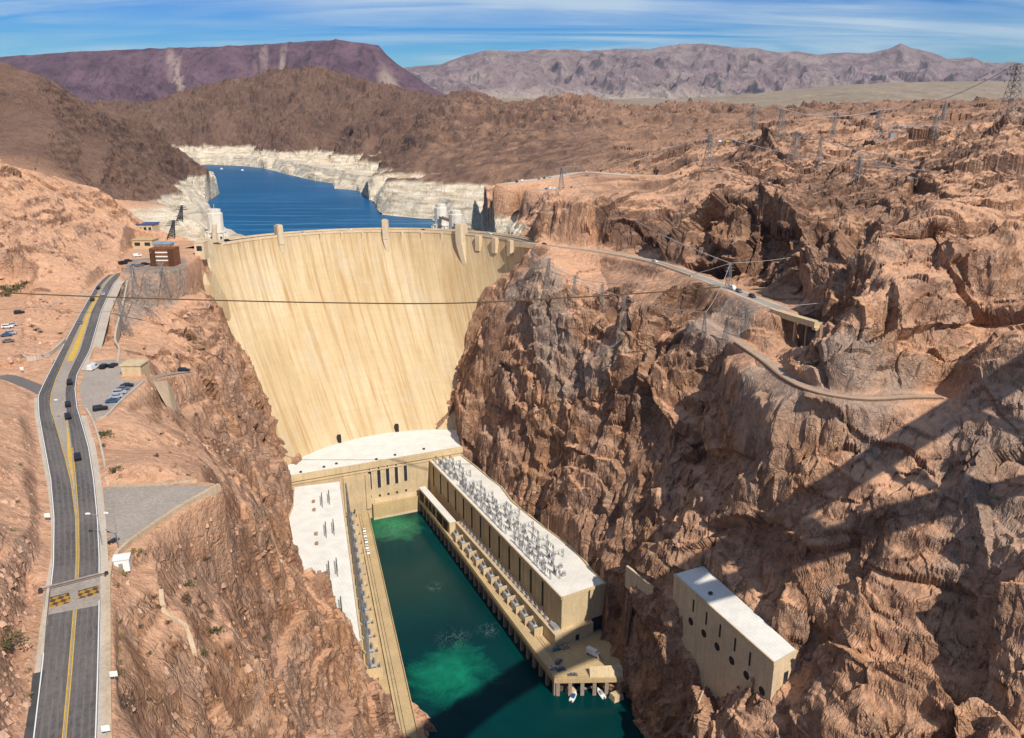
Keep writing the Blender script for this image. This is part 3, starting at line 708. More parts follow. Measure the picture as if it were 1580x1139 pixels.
# shoreline of the lake: steep banks, no rock left standing in the water
ld_, _ = poly_dist(PX, PYg, LAKE, True); lin_ = inside(PX, PYg, LAKE); shz = (GY > 690)
nshore = perlin(GX / 22, GY / 22, 0 * GX) * 5
PZg = np.where(lin_ & shz, np.minimum(PZg, 133.5 - np.minimum(ld_ * .8, 25)), PZg)
PZg = np.where(~lin_ & shz & (ld_ < 140), np.maximum(PZg, 135 + np.clip((ld_ - 3 + nshore) * 1.15, 0, 30 - ld_ * .1)), PZg)
# shore must not rise through the lake, river bed stays down
def clamp_zone(poly, zmax, PZg):
    m = inside(PX, PYg, poly)
    return np.where(m, np.minimum(PZg, zmax), PZg)
PZg = clamp_zone(CORR, 4.0, PZg)
PZg = clamp_zone([xy(p) for p in VH], 54.0, PZg)
# flat ledge of the slope inside the dam
idx = np.arange(GX.size).reshape(GX.shape)
fq = np.stack([idx[:-1, :-1], idx[:-1, 1:], idx[1:, 1:], idx[1:, :-1]], -1).reshape(-1, 4)
def grid_mesh(name, X, Y, Z, mat, attrs, smooth=False):
    nr, nc = X.shape; ii = np.arange(X.size, dtype=np.int32).reshape(nr, nc)
    f = np.stack([ii[:-1, :-1], ii[:-1, 1:], ii[1:, 1:], ii[1:, :-1]], -1).reshape(-1, 4)
    me = bpy.data.meshes.new(name); me.vertices.add(X.size)
    me.vertices.foreach_set('co', np.stack([X, Y, Z], -1).astype(np.float32).ravel())
    me.loops.add(f.size); me.loops.foreach_set('vertex_index', f.astype(np.int32).ravel())
    me.polygons.add(len(f)); me.polygons.foreach_set('loop_start', np.arange(0, f.size, 4, dtype=np.int32))
    me.polygons.foreach_set('loop_total', np.full(len(f), 4, dtype=np.int32))
    me.update(calc_edges=True)
    me.polygons.foreach_set('use_smooth', np.full(len(f), smooth))
    for k, a in attrs.items():
        t = me.attributes.new(k, 'FLOAT', 'POINT'); t.data.foreach_set('value', np.clip(a, 0, 1).astype(np.float32).ravel())
    me.materials.append(MATS[mat] if isinstance(mat, str) else mat)
    o = bpy.data.objects.new(name, me); COL.objects.link(o); return o
gz, gw = slope_of(PZg); s2 = np.hypot(gz, gw)
nz_ = fbm(GX / 30, GY / 30, Z0 / 30, 3)
ring = sstep(690, 715, GY) * (1 - sstep(173, 178, PZg + nz_ * 2.0 - 16 * sstep(-415, -385, GX + nz_ * 10) * (1 - sstep(-180, -165, GX)) * (1 - sstep(930, 1000, GY)))) * sstep(-8, 0, PZg - 120 + 0 * GX)
soil = (1 - sstep(.65, 1.35, s2 + nz_ * .3)) * (1 - .6 * sstep(900, 1400, GY))
soil = np.maximum(soil, keep * .9)
dark = sstep(720, 860, GY - .9 * np.minimum(GX, 0) * 0) * sstep(-60, -200, GX) * .97
dark = np.maximum(dark, sstep(860, 1250, dist) * np.clip(.86 + .35 * nz_, 0, 1) * np.where(GX > 150, .72, 1.0))
dark = np.maximum(dark, sstep(0, 1, steep) * (.0 + .22 * sstep(0, .6, nz_)))
dark = np.where(GX > 60, np.maximum(dark, sstep(320, 500, GY) * np.clip(.34 + .75 * fbm(GX / 45, GY / 45, Z0 / 30, 4) + .35 * sstep(.5, 1.2, s2), 0, .8)), dark)
grey = np.zeros(GX.shape)
def patch(pts, fade, strength=1.0):
    global grey
    pts = [xy(PZ(*p)) for p in pts]
    d, _ = poly_dist(GX, GY, [(a, b, 0) for a, b in pts], True); d = np.where(inside(GX, GY, pts), 0, d)
    grey = np.maximum(grey, strength * (1 - sstep(0, fade, d + nz_ * 3)))
patch([(205, 415, 172), (270, 410, 172), (285, 440, 165), (250, 480, 158), (190, 520, 164), (190, 460, 168)], 6)
patch([(805, 385, 178), (840, 400, 177), (880, 450, 168), (960, 490, 162), (930, 495, 160), (860, 460, 166), (760, 420, 160)], 6, .8)
patch([(1060, 480, 168), (1150, 490, 168), (1160, 510, 166), (1120, 525, 166), (1070, 500, 166)], 5, .9)
patch([(1170, 570, 163), (1250, 612, 160), (1400, 625, 160), (1330, 680, 150), (1200, 680, 142)], 9, .8)
patch([(1480, 620, 166), (1580, 620, 168), (1580, 760, 156), (1500, 740, 156)], 10, .6)
ter = grid_mesh('terrain', PX, PYg, PZg, 'rock', dict(ring=ring, soil=soil, dark=dark, grey=grey))
tag(ter, kind='structure')
def ground(x, y):                                        # terrain height lookup
    i = np.clip(np.searchsorted(rows, y), 1, len(rows) - 1)
    uu = x / (y * .93 + 60); j = np.clip(np.searchsorted(u, uu), 1, len(u) - 1)
    return float(PZg[i, j])

# ------------------------------------------------------------------ water
def foam_river(nt, b, P, base):
    fm = noise(nt, mapping(nt, P, scale=(.16, .09, 1)), 1.0, 7, .72, 1.6)
    line = ramp(nt, fm, [(.492, 0.0), (.50, 1.0), (.508, 0.0)])
    zone = None
    for (x, y, r) in ((*xy(PZ(755, 972, 0)), 9), (*xy(PZ(700, 985, 0)), 12), (*xy(PZ(670, 905, 0)), 7), (*xy(PZ(610, 815, 0)), 16)):
        d = N(nt, 'ShaderNodeVectorMath', operation='DISTANCE'); nt.links.new(P, d.inputs[0]); d.inputs[1].default_value = (x, y, 0)
        zz_ = ramp(nt, mth(nt, 'DIVIDE', d.outputs['Value'], r), [(.3, 1.0), (1.0, 0.0)]); zone = zz_ if zone is None else mth(nt, 'MAXIMUM', zone, zz_)
    nt.links.new(mix(nt, mth(nt, 'MULTIPLY', mth(nt, 'MULTIPLY', line, zone), .55), base, (.45, .55, .5)), b.inputs['Base Color'])
def lake_wind(nt, b, P, base):
    n = noise(nt, mapping(nt, P, scale=(.0035, .05, 1), rot=(0, 0, R(8))), 1.0, 6, .7, .4); sx = N(nt, 'ShaderNodeSeparateXYZ'); nt.links.new(P, sx.inputs[0])
    near_ = ramp(nt, mth(nt, 'DIVIDE', mth(nt, 'SUBTRACT', sx.outputs[1], 700.0), 1800.0), [(.15, 1.0), (.42, .3), (1.0, .1)])
    c = mix(nt, mth(nt, 'MULTIPLY', ramp(nt, n, [(.52, 0.0), (.62, .8)]), near_), base, (.10, .27, .42))
    nt.links.new(mix(nt, ramp(nt, n, [(.3, .35), (.45, 0.0)]), c, (.001, .045, .13)), b.inputs['Base Color'])
MATS['river'] = mat_water('river_water', (.0003, .025, .028), (.0006, .037, .037), .02, .12, foam=foam_river, spec=.2,
    plume_spots=[(*xy(PZ(693, 1040, 0)), 26, (.006, .19, .105), 1.0), (*xy(PZ(605, 812, 0)), 24, (.02, .20, .085), 1.0), (*xy(PZ(640, 900, 0)), 60, (.005, .045, .036), .4)])
MATS['lake'] = mat_water('lake_water', (.0012, .085, .20), (.002, .10, .235), .004, .3, foam=lake_wind, spec=.02)
b = MB(); b.prism([(-200, 560), (-30, 590), (60, 400), (60, 300), (80, 150), (60, 0), (-40, 0), (-60, 250), (-140, 430)], -1.0, 0.0)
tag(b.build('river_water', 'river'), kind='structure')
arc = [dam_pt(R(a), ZC)[:2] for a in range(-62, 63, 4)]
arc = [((x - C0[0]) * (R0 + 8) / R0 + C0[0], (y - C0[1]) * (R0 + 8) / R0 + C0[1]) for x, y in arc]
b = MB(); b.prism(arc + [(90, 900), (160, 1500), (0, 2300), (-500, 3000), (-1700, 3100), (-1500, 2200), (-700, 1500), (-330, 900)], 134.0, 135.0)
tag(b.build('lake_water', 'lake'), kind='structure')

# ------------------------------------------------------------------ far mesa, mountains, desert plain
def mat_far(name, lo, hi, pale, palea):
    m, nt, b = new_mat(name); b.inputs['Roughness'].default_value = .95; b.inputs['Specular IOR Level'].default_value = .05
    g = N(nt, 'ShaderNodeNewGeometry'); P = g.outputs['Position']
    n = noise(nt, P, .004, 8, .62, .3); n2 = noise(nt, P, .0016, 4, .6)
    base = ramp(nt, n, [(.32, lo), (.68, hi)])
    base = mix(nt, mth(nt, 'MULTIPLY', attr(nt, 'pale'), palea), base, pale)
    f = noise(nt, P, .02, 6, .65)
    base = mix(nt, ramp(nt, f, [(.35, .5), (.5, 0.0)]), base, tuple(c * .45 for c in lo))
    nt.links.new(base, b.inputs['Base Color']); bump(nt, b, n, .8, 60)
    return m
MATS['mesa'] = mat_far('mesa_rock', (.075, .043, .062), (.165, .10, .12), (.42, .32, .25), 1.0)
MATS['range'] = mat_far('range_rock', (.14, .10, .105), (.30, .22, .21), (.44, .36, .29), .9)
MATS['plain'] = mat_far('desert_plain_soil', (.27, .20, .135), (.36, .28, .20), (.42, .34, .25), .5)
def range_mesh(name, mat, sil, Yc, Yb, zb, back, nu, nv, gully, cliff, talus, px0, px1, palefn):
    xs = np.linspace(px0, px1, nu); sx_ = np.array([s[0] for s in sil]); sy_ = np.array([s[1] for s in sil])
    py = np.interp(xs, sx_, sy_); Ycs = np.interp(xs, sx_, [s[2] if len(s) > 2 else Yc for s in sil])
    v = np.concatenate([np.linspace(0, 1, nv), 1 + np.linspace(.02, 1, nv // 4)])
    V, XS = np.meshgrid(v, xs, indexing='ij')
    YC = np.broadcast_to(Ycs, V.shape); zc = np.array([PY(a, b_, c)[2] for a, b_, c in zip(xs, py, Ycs)])
    ux = np.array([ray(a, b_)[0] / ray(a, b_)[1] for a, b_ in zip(xs, py)])
    Y = np.where(V <= 1, Yb + (YC - Yb) * V, YC + (V - 1) * back); X = np.broadcast_to(ux, V.shape) * Y
    t = np.clip(V, 0, 1)
    prof = talus * t ** 1.6 * sstep(0, .25, t) + (1 - talus) * sstep(1 - cliff, 1.0, t)
    hh = (zc - zb); Z = zb + hh * prof
    s = gully; wxx = fbm(X / (s * 2), Y / (s * 2), 0 * X, 3) * s * .5
    g1 = ridged((X + wxx) / s, (Y + wxx) / (s * 2.4), 0 * X, 6)
    mid_ = np.sin(np.pi * np.clip(t, 0, 1)) ** .6
    Z = Z + g1 * hh * .2 * mid_ + ridged((X + wxx) / (s * .35), (Y + wxx) / (s * .8), 0 * X, 4) * hh * .05 * mid_ + fbm(X / (s * .3), Y / (s * .3), 0 * X, 4) * hh * .03 * (.25 + mid_)
    Z = np.where(V > 1, zb + hh * (1 - (V - 1)) , Z)
    return tag(grid_mesh(name, X, Y, Z, mat, dict(pale=palefn(X, Y, t, XS, g1))), kind='structure')
def pale_mesa(X, Y, t, px, g1):
    r = np.zeros(X.shape)
    for c, wd, t0, t1 in [(268, 8, .5, .9), (260, 12, .86, .95), (405, 11, .88, .95), (437, 6, .84, .95), (600, 26, .7, .88), (190, 22, .0, .2)]:
        r = np.maximum(r, (1 - sstep(.3, 1.0, np.abs(px - c - g1 * 9) / wd)) * sstep(t0 - .1, t0 + .1, t) * (1 - sstep(t1 - .06, t1 + .06, t)) * .62)
    return r + (1 - sstep(0, .12, t)) * .5
range_mesh('mesa', 'mesa', [(-400, 92), (0, 88), (60, 84), (110, 80), (240, 75), (380, 70), (440, 67), (480, 63), (525, 62), (560, 67), (584, 70), (596, 84), (615, 100), (640, 117), (665, 135), (700, 152), (760, 168), (800, 178)], 7600, 5000, 300, 2500, 620, 150, 420, .22, .62, -300, 800, pale_mesa)
range_mesh('mountain_range', 'range', [(300, 118), (560, 112), (640, 103), (680, 99), (720, 85), (750, 77), (800, 79), (870, 76), (905, 79), (960, 75), (1000, 76), (1050, 68), (1090, 68), (1130, 73), (1165, 74), (1200, 81), (1230, 79), (1262, 85), (1300, 81), (1342, 82), (1370, 76), (1390, 67), (1405, 74), (1440, 82), (1462, 91), (1500, 89), (1520, 96), (1560, 97), (1700, 104), (2000, 96)], 15000, 9500, 420, 5000, 800, 150, 900, .5, .9, 300, 2000, lambda X, Y, t, px, g1: (1 - sstep(.1, .45, t + g1 * .15)) * .8 + sstep(0, .9, fbm(X / 900, Y / 900, X * 0, 4)) * .4)
# plain between the canyon rim and the ranges
yy = np.concatenate([np.linspace(3300, 9000, 120), np.linspace(9100, 26000, 60)]); uu = np.linspace(-1.3, 1.3, 300)
PYY, PUU = np.meshgrid(yy, uu, indexing='ij'); PXX = PYY * PUU
pz_ = 215 + sstep(3300, 9500, PYY) * (235 + 165 * sstep(.18, .46, PUU)) + fbm(PXX / 500, PYY / 900, 0 * PXX, 5) * 14
tag(grid_mesh('desert_plain', PXX, PYY, pz_, 'plain', dict(pale=fbm(PXX / 300, PYY / 1500, 0 * PXX, 4))), kind='structure')

# ------------------------------------------------------------------ dam
dam = thing('dam', (C0[0], C0[1] + R0, 42), 'huge cream concrete arch dam filling the canyon between the two rock walls', 'dam')
me = bpy.data.meshes.new('face'); vs = []; uvs = []; fs = []
ang = [R(-76 + 152 * i / 150) for i in range(151)]; zl = [ZC - 168 * (k / 70) for k in range(71)]
for z in zl:
    for a in ang:
        vs.append(dam_pt(a, z)); uvs.append((a * R0, z))
for k in range(70):
    for i in range(150):
        fs.append((k * 151 + i, (k + 1) * 151 + i, (k + 1) * 151 + i + 1, k * 151 + i + 1))
def arc_pts(r, z, a0=-76, a1=76, n=150): return [(C0[0] + r * math.sin(R(a0 + (a1 - a0) * i / n)), C0[1] + r * math.cos(R(a0 + (a1 - a0) * i / n)), z) for i in range(n + 1)]
o0 = len(vs)
for r, z in ((R0, ZC), (R0 + 14, ZC), (R0 + 15, 100)):
    for i, p in enumerate(arc_pts(r, z)): vs.append(p); uvs.append((ang[i] * R0, z))
for k in range(2):
    for i in range(150): fs.append((o0 + k * 151 + i, o0 + k * 151 + i + 1, o0 + (k + 1) * 151 + i + 1, o0 + (k + 1) * 151 + i))
me.from_pydata([tuple(np.array(p) - np.array(dam.location)) for p in vs], [], fs)
ul = me.uv_layers.new(name='UVMap')
ul.data.foreach_set('uv', np.array([uvs[i] for f in fs for i in f], dtype=np.float32).ravel())
me.polygons.foreach_set('use_smooth', [True] * 70 * 150 + [False] * 300)
me.materials.append(MATS['dam']); me.update()
fo = bpy.data.objects.new('face', me); COL.objects.link(fo); fo.parent = dam

# ------------------------------------------------------------------ powerhouse blocks
def shift(p, q, d):                                      # unit normal offset of a segment
    t = (Vector(q[:2]) - Vector(p[:2])).normalized(); return Vector((-t.y, t.x)) * d
ph = thing('powerhouse', ((FL[0] + FR[0]) / 2, (FL[1] + FR[1]) / 2, 0), 'central powerhouse block with white roof and five tall slot windows below the dam', 'powerhouse')
core = [xy(FL), xy(FR), (-34, 600), (-60, 640), (-140, 640), (-175, 540)]
b = MB(); b.prism(core, 0, 41.2); b.build('wall', 'conc', ph)
roofp = [xy(FL), xy(FR)] + [xy(dam_pt(R(a), 41.5)) for a in range(60, -80, -6) if False]
b = MB(); n_ = shift(FL, FR, 1.2); roofp = [(FL[0] + n_.x, FL[1] + n_.y), (FR[0] + n_.x, FR[1] + n_.y), (-33.5, 600), (-60, 641), (-140, 641), (-176, 540)]
b.prism(roofp, 41.203, 41.6); b.build('roof', 'roof_white', ph)
wing = thing('powerhouse_wing', (*xy(W1), ZD), 'long powerhouse wing below the arizona cliff, its white roof covered in steel gantries', 'powerhouse wing')
b = MB(); b.prism([xy(W0), xy(W1)] + [xy(p) for p in WB[::-1]] + [xy(FR)], 0, 35.2); b.build('wall', 'conc', wing)
b = MB(); b.prism([xy(W0), xy(W1)] + [xy(p) for p in WB[::-1]] + [xy(FR)], 35.203, 35.6); b.build('roof', 'roof_grey', wing)
wing2 = thing('powerhouse_wing', (*xy(L0), ZD), 'powerhouse wing with bare white roof at the foot of the brown hillside', 'powerhouse wing')
b = MB(); b.prism([xy(L0), xy(L1)] + [xy(p) for p in LB[::-1]], 0, 35.2); b.build('wall', 'conc', wing2)
b = MB(); b.prism([xy(L0), xy(L1)] + [xy(p) for p in LB[::-1]], 35.203, 35.6); b.build('roof', 'roof_white', wing2)
deck = thing('tailrace_deck', (*xy(RD0), 0), 'sandy tailrace deck on dark piers along the gantry covered wing', 'deck')
b = MB(); b.prism([xy(RD0), xy(RD1)] + [xy(p) for p in TIP[1:]] + [xy(W1), xy(W0)], 7.5, ZD); b.build('slab', 'conc_deck', deck)
deck2 = thing('tailrace_deck', (*xy(LD0), 0), 'narrow yellowish tailrace deck at the river side of the bare white roof', 'deck')
b = MB(); b.prism([xy(LD0), xy(LD1), (-95, 290), xy(L1), xy(L0)], -2, ZD); b.build('slab', 'conc_deck', deck2)
vh = thing('valve_house', (*xy(VH[1]), 36), 'tall tan valve house with slot windows and round outlets against the cliff', 'valve house')
b = MB(); b.prism([xy(p) for p in VH], 36, 79.2); b.build('wall', 'conc_pale', vh)
b = MB(); b.prism([xy(p) for p in VH], 79.203, 79.6); b.build('roof', 'roof_white', vh)
# ------------------------------------------------------------------ ground lookup
bpy.context.view_layer.update()
def G(px, py):                                           # the bare ground seen at an image point
    d = Vector(ray(px, py)).normalized()
    ok, loc, *_ = ter.ray_cast(Vector((0, 0, H)), d)
    return loc.copy() if ok else Vector(PZ(px, py, 170))
def GZ(x, y):
    ok, loc, *_ = ter.ray_cast(Vector((x, y, 1500)), Vector((0, 0, -1)))
    return loc.z if ok else 0.0
def PV(P, Q, px, py):                                    # sight line meets the vertical plane through P, Q: (metres along, elevation)
    a, b, c = ray(px, py); dx, dy = Q[0] - P[0], Q[1] - P[1]; L = math.hypot(dx, dy); dx /= L; dy /= L
    # a t = P.x + dx s ; b t = P.y + dy s
    det = a * -dy + dx * b; t = (P[0] * -dy + dx * P[1]) / det; s = (a * P[1] - b * P[0]) / det
    return s, H + c * t
def along(P, Q, s, off=0.0, z=0.0):                      # off: to the right hand of P->Q is negative
    t = (Vector(Q[:2]) - Vector(P[:2])).normalized(); p = Vector(P[:2]) + t * s + Vector((-t.y, t.x)) * off
    return (p.x, p.y, z)
def heading(P, Q): return math.atan2(Q[1] - P[1], Q[0] - P[0])
def xat(line, y):
    l = sorted(line, key=lambda p: p[1]); return float(np.interp(y, [p[1] for p in l], [p[0] for p in l]))

# ------------------------------------------------------------------ Nevada road
MATS['lane'] = None
def mat_asphalt():
    m, nt, b = new_mat('worn_asphalt'); b.inputs['Roughness'].default_value = .88; b.inputs['Specular IOR Level'].default_value = .2
    uv = N(nt, 'ShaderNodeTexCoord').outputs['UV']; sx = N(nt, 'ShaderNodeSeparateXYZ'); nt.links.new(uv, sx.inputs[0])
    wob = noise(nt, mapping(nt, uv, scale=(1.2, .06, 1)), 3.0, 4, .6)
    trk = mth(nt, 'SINE', mth(nt, 'ADD', mth(nt, 'MULTIPLY', sx.outputs[0], 25.0), mth(nt, 'MULTIPLY', wob, 3.0)))
    g = N(nt, 'ShaderNodeNewGeometry'); f = noise(nt, g.outputs['Position'], .8, 6, .7); lf = noise(nt, g.outputs['Position'], .05, 3, .5)
    base = ramp(nt, f, [(.3, (.085, .074, .070)), (.7, (.155, .136, .126))])
    base = mix(nt, ramp(nt, trk, [(0.0, 0.0), (1.0, .5)]), base, (.20, .175, .165))
    base = mix(nt, ramp(nt, lf, [(.5, 0.0), (.7, .4)]), base, (.22, .19, .17))
    crk = noise(nt, mapping(nt, uv, scale=(2.2, .05, 1)), 2.0, 5, .7, .8); base = mix(nt, ramp(nt, crk, [(.485, 0.0), (.5, .65), (.515, 0.0)]), base, (.03, .027, .026))
    pt = N(nt, 'ShaderNodeTexVoronoi', i_Scale=1.0); nt.links.new(mapping(nt, uv, scale=(1.0, .035, 1)), pt.inputs['Vector']); ps = N(nt, 'ShaderNodeSeparateColor'); nt.links.new(pt.outputs['Color'], ps.inputs[0])
    base = mix(nt, ramp(nt, ps.outputs[0], [(.0, .4), (.3, 0.0)]), base, (.06, .053, .05)); base = mix(nt, ramp(nt, ps.outputs[1], [(.7, 0.0), (1.0, .3)]), base, (.26, .225, .2))
    nt.links.new(base, b.inputs['Base Color']); return m
MATS['lane'] = mat_asphalt()
MATS['median'] = mat_concrete('median_surface', (.36, .29, .23), (.2, .16, .12), .4)
MATS['walk'] = mat_concrete('sidewalk_concrete', (.55, .45, .34), (.35, .27, .2), .4)
MATS['tanwall'] = mat_concrete('tan_wall_concrete', (.56, .40, .24), (.35, .22, .12), .4)
RA = [(50, 1139), (62, 1040), (73, 940), (81, 870), (82, 800), (77, 740), (68, 690), (59, 640), (58, 610), (70, 585), (92, 542), (124, 482), (147, 442), (160, 428), (176, 418)]
RB = [(98, 1139), (107, 1040), (115, 940), (119, 860), (118, 800), (111, 745), (101, 705), (88, 660), (79, 630), (79, 610), (87, 585), (107, 540), (135, 480), (158, 440), (170, 427), (182, 418)]
RC = [(99.5, 1139), (108.5, 1040), (116.5, 940), (120.5, 860), (120, 800), (116, 745), (112, 700), (107, 660), (102, 630), (101, 605), (105, 580), (124, 540), (142, 480), (162, 440), (174, 427), (185, 418)]
RD = [(150, 1139), (153, 1040), (155, 940), (155, 860), (152, 800), (146, 740), (138, 690), (128, 655), (120, 628), (117, 600), (120, 578), (140, 540), (157, 480), (175, 440), (188, 424), (198, 416)]
YS = [1400, 1300, 1220] + list(range(1139, 415, -7))
def ext(line, y):
    if y > 1139: return line[0][0] + (y - 1139) * (line[0][0] - line[1][0]) / (line[0][1] - line[1][1])
    return xat(line, y)
def ribbon(name, l0, l1, dz, mat, parent, o0=0.0, o1=0.0, y0=1500, y1=400, zz=RZ):
    ys_ = [y for y in YS if y1 <= y <= y0]
    A = [PZ(ext(l0, y) + o0 * (.35 + .65 * (y - 400) / 740), y, zz) for y in ys_]; B = [PZ(ext(l1, y) + o1 * (.35 + .65 * (y - 400) / 740), y, zz) for y in ys_]
    n = len(ys_); vs = [(p[0], p[1], p[2] + dz) for p in A + B]
    me = bpy.data.meshes.new(name); off = Vector(parent.location) if parent else Vector((0, 0, 0))
    me.from_pydata([tuple(Vector(v) - off) for v in vs], [], [(i, n + i, n + i + 1, i + 1) for i in range(n - 1)])
    s = np.r_[0, np.cumsum([math.dist(A[i], A[i + 1]) for i in range(n - 1)])]
    ul = me.uv_layers.new(name='UVMap')
    ul.data.foreach_set('uv', np.array([c for i in range(n - 1) for c in (0, s[i], 1, s[i], 1, s[i + 1], 0, s[i + 1])], dtype=np.float32))
    me.materials.append(MATS[mat]); me.update(); o = bpy.data.objects.new(name, me); COL.objects.link(o)
    if parent: o.parent = parent
    return o
road = ribbon('road', RA, RB, .06, 'lane', None); tag(road, kind='structure')
r2 = ribbon('carriageway', RC, RD, .06, 'lane', road)
ribbon('median', RB, RC, .056, 'median', road)
ribbon('edge_line', RA, RA, .075, 'white', road, 1.0, 3.0); ribbon('edge_line', RD, RD, .075, 'white', road, -3.6, -1.6)
ribbon('centre_line', RB, RB, .08, 'yellow', road, -2.6, -.5); ribbon('centre_line', RC, RC, .08, 'yellow', road, .9, 3.0, 1500, 690)
b = MB()                                                  # painted hatching where the median opens
for y0, y1, f0, f1 in ((560, 455, .25, .8),):
    ys_ = list(range(y1, y0, 6)); b.add([PZ(xat(RB, y) * (1 - f) + xat(RC, y) * f, y, RZ + .07) for f in (f0, f1) for y in ys_], [(i, len(ys_) + i, len(ys_) + i + 1, i + 1) for i in range(len(ys_) - 1)])
ys_ = list(range(648, 760, 6)); b.add([PZ(xat(RC, y) - 2 - 6 * (1 if k else 0) * (1 - abs(y - 700) / 60), y, RZ + .07) for k in (1, 0) for y in ys_], [(i, len(ys_) + i, len(ys_) + i + 1, i + 1) for i in range(len(ys_) - 1)])
o = b.build('hatching', 'yellow'); o.parent = road
o = ribbon('shoulder', RA, RA, .03, 'walk', None, -10, 0, 1500, 610); tag(o, kind='structure')
o = ribbon('pavement', RD, RD, .15, 'walk', None, 0, 16, 1500, 640); tag(o, kind='structure')
o = ribbon('pavement', RD, RD, .15, 'walk', None, 2, 34, 575, 418); tag(o, kind='structure')
def sheet(name, px, z, mat, dz=.04):
    b = MB(); pts = [PZ(x, y, z) for x, y in px]; a = sum(pts[i][0] * pts[(i + 1) % len(pts)][1] - pts[(i + 1) % len(pts)][0] * pts[i][1] for i in range(len(pts)))
    if a < 0: pts = pts[::-1]
    b.add([(p[0], p[1], z + dz) for p in pts], [tuple(range(len(pts)))]); return tag(b.build(name, mat), kind='structure')
sheet('car_park', [(122, 600), (133, 566), (150, 556), (190, 555), (186, 585), (222, 590), (203, 606), (160, 645), (146, 648), (128, 630)], RZ, 'median', .045)
sheet('lay_by', [(172, 838), (160, 800), (160, 752), (175, 751), (305, 749), (330, 752), (262, 794), (200, 838)], 173.2, 'median')
def pave_line(name, pts, hw, mat, dz=.05):
    b = MB(); b.strip([(p[0], p[1], p[2] + dz) for p in smooth_line(pts, 4)], hw, -hw); return tag(b.build(name, mat), kind='structure')
pave_line('side_road', [PZ(x, y, RZ) for x, y in [(84, 556), (62, 562), (40, 567), (0, 574), (-40, 580)]], 4.0, 'lane', .05)
pave_line('side_road', [PZ(x, y, RZ) for x, y in [(70, 606), (55, 598), (40, 592), (15, 583), (-20, 578)]], 2.8, 'lane', .045)
pave_line('footpath', [PZ(x, y, z) for x, y, z in [(222, 588, 171.5), (250, 580, 169), (290, 574, 165.3)]], 2.0, 'median', .2)
pave_line('pull_off', [PZ(x, y, RZ) for x, y in [(20, 1180), (33, 1130), (43, 1070), (50, 1040)]], 2.0, 'asphalt', .07)
# --- walls and kerbs
def wall_thing(name, px, z, wd, h, mat, label, cat='wall', base=-1.5):
    pts = smooth_line([PZ(*(p if len(p) == 3 else (*p, z))) for p in px], 4)
    b = MB(); b.wall(pts, wd, h, base); o = b.build(name, mat)
    return tag(o, label, cat)
wall_thing('guard_wall', [(172, 1230), (169, 1139), (168, 1060), (168, 960), (168, 895), (171, 873), (182, 855), (200, 838), (262, 795), (300, 772), (338, 751)], 173.6, .9, .9, 'tanwall', 'long tan guard wall beside the road bending off along the triangular lay-by')
wall_thing('guard_wall', [(172, 749), (215, 751), (265, 748), (305, 744)], 173.0, .7, .8, 'tanwall', 'low tan wall closing the upper side of the triangular lay-by')
wall_thing('guard_wall', [(166, 745), (160, 710), (151, 672), (142, 648), (133, 632)], 174, .6, .7, 'walk', 'pale kerb wall between the road bend and the brown slope')
wall_thing('guard_wall', [(148, 650), (164, 644), (185, 622), (205, 605), (222, 590)], 174, .6, .8, 'walk', 'pale low wall round the outer corner of the small car park')
wall_thing('guard_wall', [(182, 560), (184, 540), (178, 520), (190, 470), (196, 440), (196, 428)], 173.5, .8, 1.0, 'walk', 'pale parapet wall on the drop side of the straight road', base=-5)
wall_thing('guard_wall', [(66, 1010, 174), (70, 960, 174.5), (75, 910, 175)], 174, .5, .5, 'walk', 'short pale barrier on the rock side of the road')
def gpts(px): return [tuple(G(x, y)) for x, y in px]
def gwall(name, px, wd, h, mat, label, cat='wall'):
    pts = smooth_line(gpts(px), 3); pts = [(p[0], p[1], GZ(p[0], p[1])) for p in pts]
    b = MB(); b.wall(pts, wd, h, -1.5); return tag(b.build(name, mat), label, cat)
gwall('stone_wall', [(249, 914), (250, 930), (253, 947), (268, 957), (287, 969), (294, 990), (301, 1012)], 1.0, .8, 'tanwall', 'crooked low tan wall crossing the pink slope among the shrubs')
wall_thing('kerb_wall', [(100, 524), (75, 545), (42, 552), (28, 535), (27, 510), (45, 488), (95, 464), (135, 452)], 175.2, .8, .5, 'walk', 'pale kerb ring round the oval dirt island beside the road', 'kerb')
# --- vehicle barrier across the road
sheet('road_slab', [(66, 925), (72, 905), (162, 882), (158, 912), (150, 935), (70, 950)], RZ, 'median', .085)
MATS['plate'] = None
m, nt, bb = new_mat('hazard_plate'); g = N(nt, 'ShaderNodeNewGeometry'); ck = N(nt, 'ShaderNodeTexChecker', i_Scale=.9)
ck.inputs[1].default_value = (.42, .24, .03, 1); ck.inputs[2].default_value = (.11, .05, .02, 1); nt.links.new(g.outputs['Position'], ck.inputs[0]); nt.links.new(ck.outputs[0], bb.inputs['Base Color']); MATS['plate'] = m
for q, lab in (([(78, 924), (107, 917), (109, 930), (77, 939)], 'yellow and brown road barrier plate in the lane beside the rock bank'), ([(121, 914), (152, 906), (153, 917), (121, 925)], 'yellow and brown road barrier plate in the lane beside the guard wall')):
    t = thing('barrier_plate', PZ(*q[0], RZ), lab, 'road barrier')
    b = MB(); p = [PZ(x, y, RZ) for x, y in q]; b.prism([xy(k) for k in p], RZ - .2, RZ + .22); b.build('plate', 'plate', t)
    b = MB(); b.bar((p[0][0], p[0][1], RZ + .3), (p[1][0], p[1][1], RZ + .3), .25); b.build('hinge', 'steel_dark', t)
t = thing('road_barrier', PZ(62, 910, RZ), 'thin dark barrier arm lying right across the road before the plates', 'barrier')
